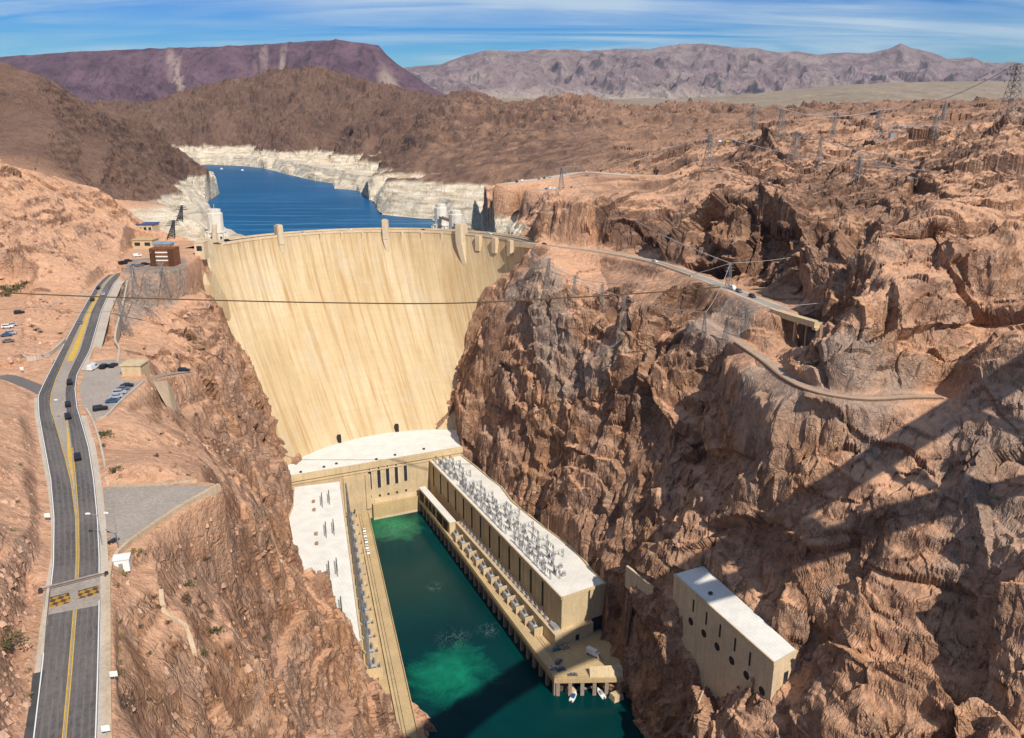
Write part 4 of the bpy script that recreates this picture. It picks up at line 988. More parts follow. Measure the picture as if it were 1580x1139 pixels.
a_, c_ = PZ(62, 910, RZ + .9), PZ(164, 884, RZ + .9); b = MB(); b.bar(a_, c_, .3); b.build('arm', simple('rust_brown_paint', (.14, .07, .05)), t)
for p in (a_, c_):
    b = MB(); b.box((p[0], p[1], RZ + .6), (.7, .7, 1.2), 0, .8); b.build('post', 'steel_dark', t)
# --- street lamps, signs, hut
def lamp(px, py, ang, label):
    p = PZ(px, py, RZ); t = thing('street_lamp', p, label, 'street lamp')
    b = MB(); b.bar((p[0], p[1], RZ), (p[0], p[1], RZ + 8), .26, 8, .16); b.build('pole', 'steel', t)
    q = (p[0] + 2.2 * math.cos(ang), p[1] + 2.2 * math.sin(ang), RZ + 8.3)
    b = MB(); b.bar((p[0], p[1], RZ + 7.9), q, .14, 6); b.build('arm', 'steel', t)
    b = MB(); b.box((q[0], q[1], q[2]), (1.1, .5, .25), ang, .8); b.build('lamp_head', 'white', t)
lamp(158, 842, math.pi, 'pale street lamp at the mouth of the lay-by leaning over the road')
lamp(183, 843, math.pi * .9, 'pale street lamp at the narrow tip of the lay-by behind the kerb')
lamp(82, 654, 0, 'dark street lamp in the median of the road bend')
lamp(58, 560, .2, 'street lamp on the side road beside the dirt island')
p = G(190, 876); t = thing('hut', p, 'small white flat roofed hut below the guard wall', 'hut')
b = MB(); b.box((p.x, p.y, p.z + 1.1), (3.2, 2.6, 3.0), .3); b.build('wall', 'white', t)
b = MB(); b.box((p.x, p.y, p.z + 2.72), (3.6, 3.0, .22), .3); b.build('roof', 'white', t)
b = MB(); b.box((p.x + .2, p.y - 1.34, p.z + .8), (.9, .06, 1.9), .3); b.build('door', 'steel', t)
for px, py, lab in ((178, 1054, 'white sign board behind the guard wall near the big boulder'), (166, 1139, 'white sign post at the very bottom of the road wall'), (75, 806, 'small white road sign at the rock side of the bend'), (35, 576, 'white sign at the side road junction')):
    p = PZ(px, py, RZ); t = thing('road_sign', p, lab, 'sign')
    b = MB(); b.bar((p[0], p[1], RZ - 1), (p[0], p[1], RZ + 2.4), .12); b.build('post', 'steel', t)
    b = MB(); b.box((p[0], p[1] - .1, RZ + 2.0), (1.3, .08, 1.1), .2); b.build('board', 'white', t)
p = PZ(173, 838, 173.2); t = thing('picnic_bench', p, 'dark picnic bench frame at the tip of the lay-by', 'bench')
b = MB(); b.box((p[0], p[1], 174.0), (2.2, .8, .12), 1.2); b.build('table_top', 'steel_dark', t)
for s_ in (-1, 1):
    b = MB(); b.box((p[0] + .8 * s_, p[1] + .35 * s_, 173.75), (2.2, .35, .1), 1.2); b.build('seat', 'steel_dark', t)
    b = MB(); b.box((p[0] + .3 * s_, p[1] + .75 * s_, 173.6), (.15, .6, .75), 1.2); b.build('leg', 'steel_dark', t)

# ------------------------------------------------------------------ vehicles
PAINT = {k: simple('paint_' + k, c, .35, .1, .05, .5, 0, .5) for k, c in dict(black=(.014, .014, .018), white=(.8, .8, .78), silver=(.42, .44, .47), blue=(.04, .10, .22), grey=(.15, .16, .18), red=(.25, .04, .03), yellow=(.65, .45, .08), tan=(.45, .36, .25), teal=(.05, .25, .28)).items()}
MATS['tyre'] = simple('tyre_rubber', (.02, .02, .02), .9)
PROF = {'car': ([(-2.3, .35), (-2.32, .8), (-2.1, .98), (-1.55, 1.02), (-.95, 1.46), (.65, 1.5), (1.25, 1.05), (2.15, .92), (2.32, .65), (2.3, .35)], 1.82, [(-1.38, 1.05), (-.9, 1.40), (.6, 1.44), (1.1, 1.06)]),
        'suv': ([(-2.35, .4), (-2.38, 1.0), (-2.2, 1.72), (-1.9, 1.80), (.55, 1.80), (1.2, 1.16), (2.25, 1.04), (2.4, .75), (2.38, .4)], 1.95, [(-2.1, 1.15), (-1.95, 1.68), (.5, 1.68), (1.02, 1.18)]),
        'van': ([(-2.8, .4), (-2.85, 2.2), (-2.6, 2.35), (1.3, 2.35), (2.1, 1.4), (2.75, 1.2), (2.8, .4)], 2.05, [(.2, 1.45), (.2, 2.1), (1.25, 2.1), (1.8, 1.45)])}
PROTO = {}
def car_mesh(kind, paint):
    prof, wd, win = PROF[kind]; t = bpy.data.objects.new('parked_car', None); COL.objects.link(t); t['local'] = True
    n = len(prof); b = MB(); hw = wd / 2
    top = max(z for _, z in prof); ins = [hw * (1 - .16 * max(0, (z - .95) / max(.1, top - .95))) for _, z in prof]
    b.add([(x, -k, z) for (x, z), k in zip(prof, ins)] + [(x, k, z) for (x, z), k in zip(prof, ins)], [tuple(range(n)), tuple(range(2 * n - 1, n - 1, -1))] + [(i, n + i, n + (i + 1) % n, (i + 1) % n) for i in range(n)])
    b.build('body', PAINT[paint], t)
    b = MB(); m_ = len(win)
    for s_ in (-1, 1):
        q = [(x, s_ * (hw * (1 - .16 * max(0, (z - .95) / max(.1, top - .95))) + .02), z) for x, z in win]; b.add(q, [tuple(range(m_)) if s_ < 0 else tuple(range(m_ - 1, -1, -1))])
    for (x0, z0), (x1, z1) in ((win[-1], win[-2]), (win[0], win[1])):
        sg = .12 if x0 > 0 else -.12
        b.add([(x0 + sg, -hw * .8, z0 + .05), (x0 + sg, hw * .8, z0 + .05), (x1 + sg, hw * .72, z1 + .05), (x1 + sg, -hw * .72, z1 + .05)], [(0, 1, 2, 3)])
    b.build('window', 'window', t)
    for x in (-1.45, 1.45):
        for y in (-hw + .1, hw - .1):
            b = MB(); b.bar((x, y - .13, .34), (x, y + .13, .34), .68, 12); b.build('wheel', 'tyre', t)
    return t
def vehicle(kind, paint, loc, rz, label, cat='car', group=None, name='parked_car'):
    key = (kind, paint)
    if key not in PROTO:
        t = car_mesh(kind, paint); PROTO[key] = t; t.location = loc; t.rotation_euler = (0, 0, rz)
    else: t = dup(PROTO[key], loc, rz)
    t.name = name; t['label'] = label; t['category'] = cat
    if group: t['group'] = group
    elif 'group' in t: del t['group']
    return t
GR = 'cars driving on the canyon road'
def rd_head(x, y): a_ = PZ(x, y, RZ); b_ = PZ(xat(RD, y - 12) - (xat(RD, y) - x), y - 12, RZ); return heading(a_, b_)
for x, y, k, pt, lab in [(120, 708, 'suv', 'black', 'black car driving alone below the road bend'), (105, 645, 'suv', 'black', 'black car following close behind another in the road bend'), (105, 626, 'car', 'black', 'black car leading the close pair in the road bend'), (108, 592, 'suv', 'black', 'black car in the bend just past the small car park'), (124, 499, 'car', 'grey', 'dark grey car alone on the straight road beside the dirt island'), (143, 464, 'suv', 'black', 'dark car on the straight road near the end of the dirt island'), (147, 453, 'car', 'grey', 'dark grey car between two others at the far end of the road'), (152, 446, 'suv', 'black', 'black car at the far end of the road by the crest'), (160, 455, 'car', 'silver', 'silver car on the far end of the carriageway by the parapet')]:
    vehicle(k, pt, PZ(x, y, RZ + .07), rd_head(x, y), lab, 'car', GR, 'moving_car')
GP = 'cars in the small car park'
for x, y, k, pt, lab, rz in [(144, 570, 'van', 'white', 'white van at the entrance of the small car park', 1.5), (161, 568, 'suv', 'black', 'black car beside the white van in the car park', 1.5), (175, 566, 'car', 'black', 'black car between the other black car and the tan hut', 1.5), (155, 633, 'suv', 'black', 'black car alone at the outer corner of the car park', .5), (174, 621, 'car', 'blue', 'blue car at the lower end of the parked row', .25), (180, 614, 'car', 'silver', 'silver car second from the lower end of the parked row', .25), (185, 608, 'suv', 'silver', 'tall silver car in the middle of the parked row', .25), (190, 602, 'car', 'grey', 'grey car second from the upper end of the parked row', .25), (196, 597, 'car', 'black', 'black car at the upper end of the parked row', .25)]:
    vehicle(k, pt, PZ(x, y, RZ + .05), rz, lab, 'car', GP)
p = G(284, 574); vehicle('suv', 'black', (p.x, p.y, p.z + .1), .1, 'dark car at the far end of the footpath on the cliff edge', 'car')
GN = 'cars in the upper visitor car park'
for i, (x, y, k, pt) in enumerate([(12, 506, 'suv', 'white'), (19, 503, 'car', 'silver'), (10, 519, 'car', 'blue'), (17, 516, 'suv', 'silver'), (13, 528, 'car', 'grey'), (30, 484, 'suv', 'black'), (62, 466, 'suv', 'tan')]):
    vehicle(k, pt, PZ(x, y, 176.6), .3 + .1 * (i % 3), ('%s car parked in the visitor car park, %s' % (pt, ['beside a silver one at the back', 'at the back end of the block', 'at the left of the middle', 'in the middle of the block', 'nearest the side road', 'by itself above the block', 'beside the dirt island'][i])), 'car', GN)
GC = 'vehicles at the crest entrance'
for x, y, k, pt, lab in [(190, 408, 'van', 'black', 'black van at the crest entrance under the pink hill'), (198, 404, 'suv', 'black', 'black car beside the black van at the crest entrance'), (212, 396, 'van', 'white', 'white van below the sand coloured roof at the crest'), (207, 411, 'car', 'blue', 'blue car in front of the brown scaffold building'), (216, 411, 'car', 'grey', 'grey car touching the foot of the brown scaffold building'), (224, 409, 'suv', 'black', 'black car nearest the brown scaffold building')]:
    vehicle(k, pt, PZ(x, y, 178.1), .8, lab, 'car', GC)

# ------------------------------------------------------------------ shrubs: leaf clumps on thin stems
def mat_leaf(name, c):
    m, nt, b = new_mat(name); b.inputs['Roughness'].default_value = .8
    oi = N(nt, 'ShaderNodeNewGeometry'); r_ = oi.outputs['Random Per Island']
    nt.links.new(ramp(nt, r_, [(0, tuple(k * .5 for k in c)), (1, tuple(k * 1.5 for k in c))]), b.inputs['Base Color']); return m
MATS['leaf_olive'] = mat_leaf('olive_leaves', (.085, .075, .022)); MATS['leaf_brown'] = mat_leaf('dry_brown_leaves', (.10, .06, .03)); MATS['leaf_yellow'] = mat_leaf('yellow_green_leaves', (.20, .15, .04))
def shrub_proto(mat, seed, flat=1.0):
    rr_ = random.Random(seed); t = bpy.data.objects.new('desert_shrub', None); COL.objects.link(t); t['local'] = True
    b = MB(); cl = [(rr_.gauss(0, .45), rr_.gauss(0, .45), rr_.uniform(.25, .75) * flat, rr_.uniform(.25, .5)) for _ in range(9)]
    for cx, cy, cz, r_ in cl:
        for _ in range(34):
            v = Vector((rr_.gauss(0, 1), rr_.gauss(0, 1), rr_.gauss(0, .8))).normalized() * r_ * rr_.uniform(.6, 1)
            c = Vector((cx, cy, max(.05, cz + v.z))) + Vector((v.x, v.y, 0)); a_ = Vector((rr_.gauss(0, 1), rr_.gauss(0, 1), rr_.gauss(0, 1))).normalized(); d_ = a_.orthogonal().normalized(); s_ = rr_.uniform(.06, .13)
            b.add([c + a_ * s_, c + d_ * s_ * .7, c - a_ * s_, c - d_ * s_ * .7], [(0, 1, 2, 3)])
    b.build('foliage', mat, t)
    b = MB()
    for cx, cy, cz, r_ in cl: b.bar((0, 0, -.3), (cx, cy, cz), .06, 4, .03)
    b.build('stem', simple('shrub_stem', (.09, .06, .04)), t); return t
SH = {}
def shrub(px, py, mat, size, label, group=None):
    if mat not in SH: SH[mat] = [shrub_proto(mat, hash(mat) % 97 + 3)]; t = SH[mat][0]
    else: t = dup(SH[mat][0], (0, 0, 0))
    p = G(px, py); t.location = p; t.rotation_euler = (0, 0, random.uniform(0, 6)); t.scale = (size, size, size * .8)
    t['label'] = label; t['category'] = 'shrub'
    if group: t['group'] = group
    elif 'group' in t: del t['group']
import zlib
hash = lambda s: zlib.crc32(s.encode())
SG = 'desert shrubs on the pink slope'
for x, y, mt, sz, lab in [(8, 1000, 'leaf_olive', 2.6, 'large olive shrub on the rock bank at the left edge of the photo'), (291, 903, 'leaf_olive', 1.6, 'round olive shrub above the end of the crooked low wall'), (326, 979, 'leaf_olive', 1.9, 'broad green shrub right of the crooked low wall'), (338, 974, 'leaf_olive', 1.5, 'green shrub touching the broad one right of the crooked wall'), (312, 1012, 'leaf_olive', 1.3, 'dark green shrub at the lower end of the crooked wall'), (287, 928, 'leaf_brown', 1.9, 'wide brown shrub inside the corner of the crooked wall'), (408, 986, 'leaf_olive', 1.6, 'olive shrub alone near the brow above the powerhouse roof'), (187, 1086, 'leaf_brown', 2.0, 'dark brown shrub between the guard wall and the big boulder'), (163, 672, 'leaf_olive', 2.4, 'olive shrub at the kerb wall of the road bend'), (293, 522, 'leaf_brown', 3.6, 'big dry brown shrub on the knob beside the dam'), (210, 856, 'leaf_yellow', 1.5, 'yellowish shrub beside the white hut')]:
    shrub(x, y, mt, sz, lab)
for x, y, mt, sz in [(315, 864, 'leaf_brown', 1.1), (315, 934, 'leaf_brown', 1.1), (238, 924, 'leaf_brown', 1.0), (259, 962, 'leaf_brown', .9), (215, 969, 'leaf_brown', .9), (371, 951, 'leaf_olive', 1.2), (415, 914, 'leaf_brown', 1.0), (244, 938, 'leaf_brown', .9), (322, 862, 'leaf_brown', .8), (355, 1000, 'leaf_brown', .9), (395, 1015, 'leaf_brown', .9), (270, 1000, 'leaf_brown', .7), (230, 1010, 'leaf_brown', .7), (345, 905, 'leaf_brown', .8)]:
    shrub(x, y, mt, sz, 'small dry shrub scattered on the pink slope below the guard wall', SG)
for x, y, sz in [(182, 985, 1.0), (182, 1005, .9), (182, 1041, 1.3), (183, 1025, .9), (184, 960, .8), (180, 905, .9), (192, 888, 1.0)]:
    shrub(x, y, 'leaf_yellow', sz, 'yellow green tuft in the row along the back of the guard wall', 'tufts along the guard wall')
for x, y, sz in [(8, 458, 3.5), (18, 452, 4.2), (30, 446, 4.0), (6, 446, 3.6), (38, 440, 3.2)]:
    shrub(x, y, 'leaf_olive', sz, 'dense green bush in the clump above the visitor car park', 'green bushes above the visitor car park')
for x, y, sz in [(48, 505, 1.4), (55, 510, 1.5), (62, 514, 1.3), (92, 516, 1.2), (175, 728, 1.8), (160, 690, 1.4)]:
    shrub(x, y, 'leaf_olive', sz, 'low olive tuft on bare dirt near the road bend', 'low tufts near the road bend')

rs = random.Random(21)
for i in range(46):
    x, y = rs.choice(((rs.uniform(185, 420), rs.uniform(850, 1120)), (rs.uniform(190, 330), rs.uniform(640, 735)), (rs.uniform(5, 45), rs.uniform(650, 1080)), (rs.uniform(215, 330), rs.uniform(500, 560))))
    shrub(x, y, rs.choice(('leaf_brown', 'leaf_olive', 'leaf_brown', 'leaf_yellow')), rs.uniform(.5, 1.1), 'tiny dry tuft dotted over the nevada slope', 'tiny tufts dotted over the nevada slope')
# ------------------------------------------------------------------ dam crest: parapet, towers, corbels, road
def crest_pt(a, r, z): return (C0[0] + r * math.sin(a), C0[1] + r * math.cos(a), z)
MATS['conc_tower'] = mat_concrete('cream_tower_concrete', (.60, .475, .30), (.36, .25, .14), .5)
def crest_angle(px):                                     # arch angle whose crest appears at this image column
    best = None
    for k in range(-760, 761):
        a = R(k / 10); p = crest_pt(a, R0, ZC); dz = p[2] - H; dep = p[1] * CP - dz * SP; x = 790 + F * p[0] / dep
        if p[1] > C0[1] * 1.0 and (best is None or abs(x - px) < best[0]): best = (abs(x - px), a)
    return best[1]
def arc_wall(r0, r1, z0, z1, name, mat, parent, a0=-66, a1=66):
    b = MB(); n = 132
    vs = [crest_pt(R(a0 + (a1 - a0) * i / n), r, z) for r, z in ((r0, z0), (r0, z1), (r1, z1), (r1, z0)) for i in range(n + 1)]; fs = []
    for k in range(4):
        k2 = (k + 1) % 4
        for i in range(n): fs.append((k * (n + 1) + i, k * (n + 1) + i + 1, k2 * (n + 1) + i + 1, k2 * (n + 1) + i))
    b.add(vs, fs); return b.build(name, mat, parent)
arc_wall(R0 - .5, R0 + .5, ZC - .6, ZC + 1.3, 'parapet', 'conc_pale', dam); arc_wall(R0 + 13.2, R0 + 14.2, ZC - .6, ZC + 1.3, 'parapet', 'conc_pale', dam)
arc_wall(R0 + 2.2, R0 + 11.5, ZC + .01, ZC + .1, 'crest_road', 'asphalt', dam)
def radial_box(b, a, r0, r1, w_, z0, z1, w2=None):       # block standing on the face between two radii
    ca, sa = math.cos(a), math.sin(a); w2 = w_ if w2 is None else w2
    def P(r, s, z): return (C0[0] + r * sa + s * ca, C0[1] + r * ca - s * sa, z)
    b.add([P(r0, -w_ / 2, z0), P(r0, w_ / 2, z0), P(r1, w2 / 2, z0), P(r1, -w2 / 2, z0), P(r0, -w_ / 2, z1), P(r0, w_ / 2, z1), P(r1, w2 / 2, z1), P(r1, -w2 / 2, z1)],
          [(0, 3, 2, 1), (4, 5, 6, 7), (0, 1, 5, 4), (1, 2, 6, 5), (2, 3, 7, 6), (3, 0, 4, 7)])
def corbel_tower(px, w_, top, drop, proj, label):
    a = crest_angle(px); b = MB(); ca, sa = math.cos(a), math.sin(a)
    # tapering bracket that grows out of the face
    secs = [(ZC - drop, 0.15, .5), (ZC - drop * .72, proj * .5, .8), (ZC - drop * .4, proj * .85, 1.0), (ZC - 6, proj, 1.0), (ZC + top, proj, 1.0)]; vs = []
    for z, pr, k in secs:
        g = dam_g(z); c = C0 + (C1 - C0) * g; rf = R0 + (R1 - R0) * g
        rb = R0 + 1.5 if z > ZC - 8 else None
        for s_, q in ((-w_ / 2 * k, 1), (-w_ / 2 * k * .72, 0), (w_ / 2 * k * .72, 0), (w_ / 2 * k, 1)):
            r_ = rf - pr * (.55 if q else 1.0)
            vs.append((c[0] + r_ * sa + s_ * ca, c[1] + r_ * ca - s_ * sa, z))
        for s_ in (w_ / 2 * k, -w_ / 2 * k):
            r_ = rf + 4.5
            vs.append((c[0] + r_ * sa + s_ * ca, c[1] + r_ * ca - s_ * sa, z))
    n = 6; fs = [(i + k * n, (i + 1) % n + k * n, (i + 1) % n + (k + 1) * n, i + (k + 1) * n) for k in range(len(secs) - 1) for i in range(n)] + [tuple(range((len(secs) - 1) * n, len(secs) * n)), tuple(range(n - 1, -1, -1))]
    b.add(vs, fs); o = b.build('crest_tower', 'conc_tower', dam); o['label'] = label
    b2 = MB(); radial_box(b2, a, R0 - proj * .8, R0 + 3.5, w_ * .66, ZC + top, ZC + top + .9); 
    c2 = b2.build('cap', 'conc_pale', None); c2.parent = o; c2.data.transform(Matrix.Translation(-Vector(dam.location)))
    b3 = MB(); radial_box(b3, a, R0 - proj - .08, R0 - proj + .3, w_ * .12, ZC + 2, ZC + top - 1.2); c3 = b3.build('window', 'dark', None); c3.parent = o; c3.data.transform(Matrix.Translation(-Vector(dam.location)))
corbel_tower(318, 8, 6, 20, 4, 'broad crest tower at the nevada end of the dam')
corbel_tower(432, 5, 8.5, 13, 2.6, 'slender crest tower nearer the nevada end')
corbel_tower(594, 5.6, 9, 16, 2.8, 'slender crest tower at the middle of the dam')
corbel_tower(711, 7.5, 7.5, 24, 4.5, 'broad crest tower nearer the arizona end')
for px in (340, 370, 400, 462, 494, 527, 559, 621, 651, 682):
    a = crest_angle(px); b = MB(); radial_box(b, a, R0 - 1.5, R0 + .3, 1.6, ZC - 9, ZC + .2, 1.6); b.build('corbel', 'conc_pale', dam)
for px in (740, 766, 790):
    a = crest_angle(px); b = MB(); radial_box(b, a, R0 - 3.4, R0 + .3, 4.2, ZC - 12, ZC + .2, 6.0); b.build('corbel', 'conc_pale', dam)
for px, py in ((523, 681), (612, 664)):                    # adit doors at the toe
    p = PZ(px, py, 43); b = MB(); b.box((p[0], p[1] + 1.5, 44.4), (2.6, 3, 5.6), .3); b.build('doorway', 'dark', dam)
# cars on the crest road
for i, (px, pt) in enumerate([(350, 'white'), (362, 'black'), (470, 'silver'), (540, 'white'), (650, 'black'), (745, 'white')]):
    a = crest_angle(px); p = crest_pt(a, R0 + 5 + 3 * (i % 2), ZC + .11); vehicle('suv' if i % 2 else 'car', pt, p, -a, '%s car crossing the dam crest, %s' % (pt, ['near the nevada tower', 'right behind a white one', 'past the first slender tower', 'before the middle tower', 'between the middle and arizona towers', 'at the arizona end'][i]), 'car', 'cars on the dam crest', 'moving_car')
# concrete shoulder of the dam on the Nevada side
b = MB(); pts = [PZ(x, y, z) for x, y, z in [(300, 390, 177), (262, 440, 160), (232, 462, 150), (300, 478, 142), (352, 486, 135), (330, 430, 160)]]
# ------------------------------------------------------------------ central powerhouse details
def face_box(P, Q, s, z0, z1, w_, out, inn, mat, name, parent):
    """block on a wall P->Q; `out` metres proud on the right-hand side, `inn` deep"""
    b = MB(); p = along(P, Q, s, (inn - out) / 2, (z0 + z1) / 2); b.box(p, (w_, out + inn, z1 - z0), heading(P, Q)); return b.build(name, mat, parent)
for x, yt, yb, hy_ in [(570, 727, 755, 767), (584, 725, 752.5, 765), (597.5, 722, 748, 762.5), (611, 720.5, 746, 760), (625, 717, 742, 757)]:
    s, zt_ = PV(FL, FR, x, yt); _, zb_ = PV(FL, FR, x, yb); _, zh_ = PV(FL, FR, x, hy_)
    wn = face_box(FL, FR, s, zb_ - .5, zt_ + 4.5, 4.0, .25, .2, 'conc_pale', 'window_frame', ph)
    o = face_box(FL, FR, s, zb_, zt_, 2.3, .32, .1, 'window', 'window', ph)
    face_box(FL, FR, s, zt_ + .8, zt_ + 3.9, 1.0, .3, .1, 'dark', 'louvre', ph)
    face_box(FL, FR, s, zh_ - .8, zh_ + .8, 1.5, .06, .1, 'dark', 'vent', ph)
Lc = math.dist(FL[:2], FR[:2])
face_box(FL, FR, Lc / 2, 38.0, 42.4, Lc + 1.6, .9, .4, 'conc', 'cornice', ph); face_box(FL, FR, Lc / 2, 35.6, 36.4, Lc + 1, .5, .4, 'conc', 'cornice', ph)
face_box(FL, FR, Lc * .72, -2, 11.4, Lc * .55, 3.4, .2, 'conc_deck', 'plinth', ph); face_box(FL, FR, Lc * .72, 11.4, 13.6, Lc * .52, .7, .3, 'conc_pale', 'string_course', ph)
face_box(FL, FR, Lc * .72, -2, 1.3, Lc * .55 + .2, 3.7, .2, 'conc_pale', 'tide_band', ph)
for s_, w_ in ((38, 6), (52, 3.5), (Lc - 14, 3.5)): face_box(FL, FR, s_, 8, 34, w_, 1.2, .3, 'conc', 'pilaster', ph)
for i, s_ in enumerate((8, 24, 33, 60, 74, 96)):
    b = MB(); b.box(along(FL, FR, s_, 4 + 2 * (i % 3), 42.1), (1.6, 1.2, 1.0), .4); b.build('roof_vent', 'steel_dark', ph)
# ------------------------------------------------------------------ wings
Lw = math.dist(W0[:2], W1[:2]); hw_ = heading(W0, W1)
NB = 13
for i in range(NB):
    s_ = 9 + i * (Lw - 16) / NB
    face_box(W1, W0, Lw - s_, 19.5, 34, 1.5, .03, .3, 'dark', 'slot_window', wing)
    face_box(W1, W0, Lw - s_ - 4.5, 18, 35.5, .7, .35, .2, 'conc', 'pilaster', wing)
E0, E1 = W1, WB[-1]; Le = math.dist(E0[:2], E1[:2])
def poly_band(poly, z0, z1, wd, name, mat, parent):
    b = MB(); b.wall([(p[0], p[1], z0) for p in poly], wd, z1 - z0, 0); return b.build(name, mat, parent)
poly_band([W0, W1], 34.9, 36.5, .8, 'parapet', 'conc_pale', wing); poly_band([W1, WB[-1]], 34.9, 36.5, .8, 'parapet', 'conc', wing)
poly_band(WB, 34.9, 36.6, .8, 'parapet', 'conc', wing)
# plinth and end wall
b = MB(); pl = [along(W0, W1, 2, 0)[:2], along(W0, W1, Lw + 4.5, 0)[:2], along(W0, W1, Lw + 4.5, -5.2)[:2], along(W0, W1, 2, -5.2)[:2]]
pl = [along(W0, W1, 62, -5.2)[:2], along(W0, W1, Lw + 3, -5.2)[:2], tuple(Vector(E0[:2]) + (Vector(E1[:2]) - Vector(E0[:2])) * .66 + Vector((1.4, -2.6))), tuple(Vector(E0[:2]) + (Vector(E1[:2]) - Vector(E0[:2])) * .66), xy(W1), along(W0, W1, 62, 0)[:2]]
b.prism(pl, 5, 17.4); b.build('plinth', 'conc', wing)
face_box(E0, E1, Le * .82, 9.6, 17.5, 7.0, .12, .3, 'steel_dark', 'gate', wing)
pE = (Vector(pl[2]) - Vector(pl[1])); face_box((*pl[1], 0), (*pl[2], 0), pE.length * .58, 10, 13.4, 2.2, .06, .2, 'dark', 'door', wing)
b = MB(); b.box(along(W0, W1, Lw - 3, -2.4, 18.2), (5, 3, 1.6), hw_); b.build('roof_hut', 'steel', wing)
# left wing parapet
poly_band([L0, L1], 34.9, 36.3, .7, 'parapet', 'conc_pale', wing2); poly_band(LB, 34.9, 36.3, .7, 'parapet', 'conc', wing2)
# ------------------------------------------------------------------ low arched annex on the deck
an = thing('annex', along(W0, W1, 30, -9, ZD), 'low tan annex with open bays on the sandy deck close to the dam', 'annex')
aP, aQ = along(W0, W1, 5, -6.2), along(W0, W1, 63, -6.2)
b = MB(); b.prism([along(W0, W1, 5, -5.4)[:2], along(W0, W1, 63, -5.4)[:2], along(W0, W1, 63, -9.6)[:2], along(W0, W1, 5, -9.6)[:2]], ZD, 18.2); b.build('wall', 'conc', an)
b = MB(); b.prism([along(W0, W1, 4.7, -5.3)[:2], along(W0, W1, 63.4, -5.3)[:2], along(W0, W1, 63.4, -10)[:2], along(W0, W1, 4.7, -10)[:2]], 18.203, 18.9); b.build('roof', 'roof_grey', an)
for s_, w_ in ((10, 7), (20, 4), (27, 4), (34, 3.5), (45, 9), (56, 7)): face_box(along(W0, W1, 63, -9.6), along(W0, W1, 5, -9.6), 63 - s_, ZD + .3, 16.4, w_, .04, .5, 'dark', 'open_bay', an)  # bays are solid blocks, their inner shade painted near-black
# ------------------------------------------------------------------ decks: piers, rails, edge
Ld = math.dist(RD0[:2], RD1[:2])
b = MB(); b.prism([along(RD0, RD1, 0, 3)[:2], along(RD0, RD1, Ld - 2, 3)[:2], along(RD0, RD1, Ld - 2, 12)[:2], along(RD0, RD1, 0, 12)[:2]], -6, 7.49); b.build('back_wall', simple('shaded_deck_concrete', (.10, .075, .055), .8), deck)  # dark colour paints in the shade behind the piers under the deck
MATS['pier'] = mat_concrete('weathered_pier_concrete', (.30, .22, .16), (.1, .07, .05), .5)
for i in range(30):
    s_ = 1.5 + i * (Ld - 3) / 29; b = MB(); b.box(along(RD0, RD1, s_, 1.0, .8), (1.9, 1.6, 13.4), heading(RD0, RD1)); b.build('pier', 'pier', deck)
tp0, tp1 = TIP[0], TIP[1]; Lt = math.dist(tp0[:2], tp1[:2])
for i in range(6):
    b = MB(); b.box(along(tp0, tp1, 2 + i * (Lt - 4) / 5, 1.0, .8), (1.8, 1.6, 13.4), heading(tp0, tp1)); b.build('pier', 'pier', deck)
for off in (6.6, 8.0): 
    b = MB(); p_, q_ = along(RD0, RD1, 4, off, ZD + .08), along(RD0, RD1, Ld - 12, off, ZD + .08); b.bar(p_, q_, .22); b.build('rail', 'steel_dark', deck)
b = MB(); b.wall([along(RD0, RD1, 0, .4, ZD), along(RD0, RD1, Ld, .4, ZD)], .35, 1.0, -.1); b.build('parapet', 'conc_deck', deck)
b = MB(); b.wall([along(tp0, tp1, 0.3, .4, ZD), along(tp0, tp1, Lt * .5, .4, ZD)], .35, 1.0, -.1); b.build('parapet', 'conc_deck', deck)
b = MB(); q0 = along(tp0, tp1, Lt * .52, .4); q1 = along(tp0, tp1, Lt - .3, .4); q2 = along(tp0, tp1, Lt - .3, 4.4); q3 = along(tp0, tp1, Lt * .52, 4.4)
b.add([(q0[0], q0[1], ZD), (q1[0], q1[1], ZD), (q2[0], q2[1], ZD), (q3[0], q3[1], ZD), (q0[0], q0[1], ZD + .4), (q1[0], q1[1], ZD + .4), (q2[0], q2[1], ZD + 4.2), (q3[0], q3[1], ZD + 3.4)], [(0, 3, 2, 1), (4, 5, 6, 7), (0, 1, 5, 4), (1, 2, 6, 5), (2, 3, 7, 6), (3, 0, 4, 7)]); b.build('ramp', 'conc', deck)
Ll = math.dist(LD0[:2], LD1[:2])
b = MB(); b.wall([along(LD0, LD1, 0, -.4, ZD), along(LD0, LD1, Ll, -.4, ZD)], .35, 1.0, -.1); b.build('parapet', 'conc_deck', deck2)
for off in (-5.5, -7.0):
    b = MB(); b.bar(along(LD0, LD1, 2, off, ZD + .08), along(LD0, LD1, Ll, off, ZD + .08), .22); b.build('rail', 'steel_dark', deck2)
b = MB(); b.wall([along(LD0, LD1, -6, -8.3, ZD), along(LD0, LD1, Ll, -8.3, ZD)], .6, 1.5, -.1); b.build('kerb', 'conc', deck2)
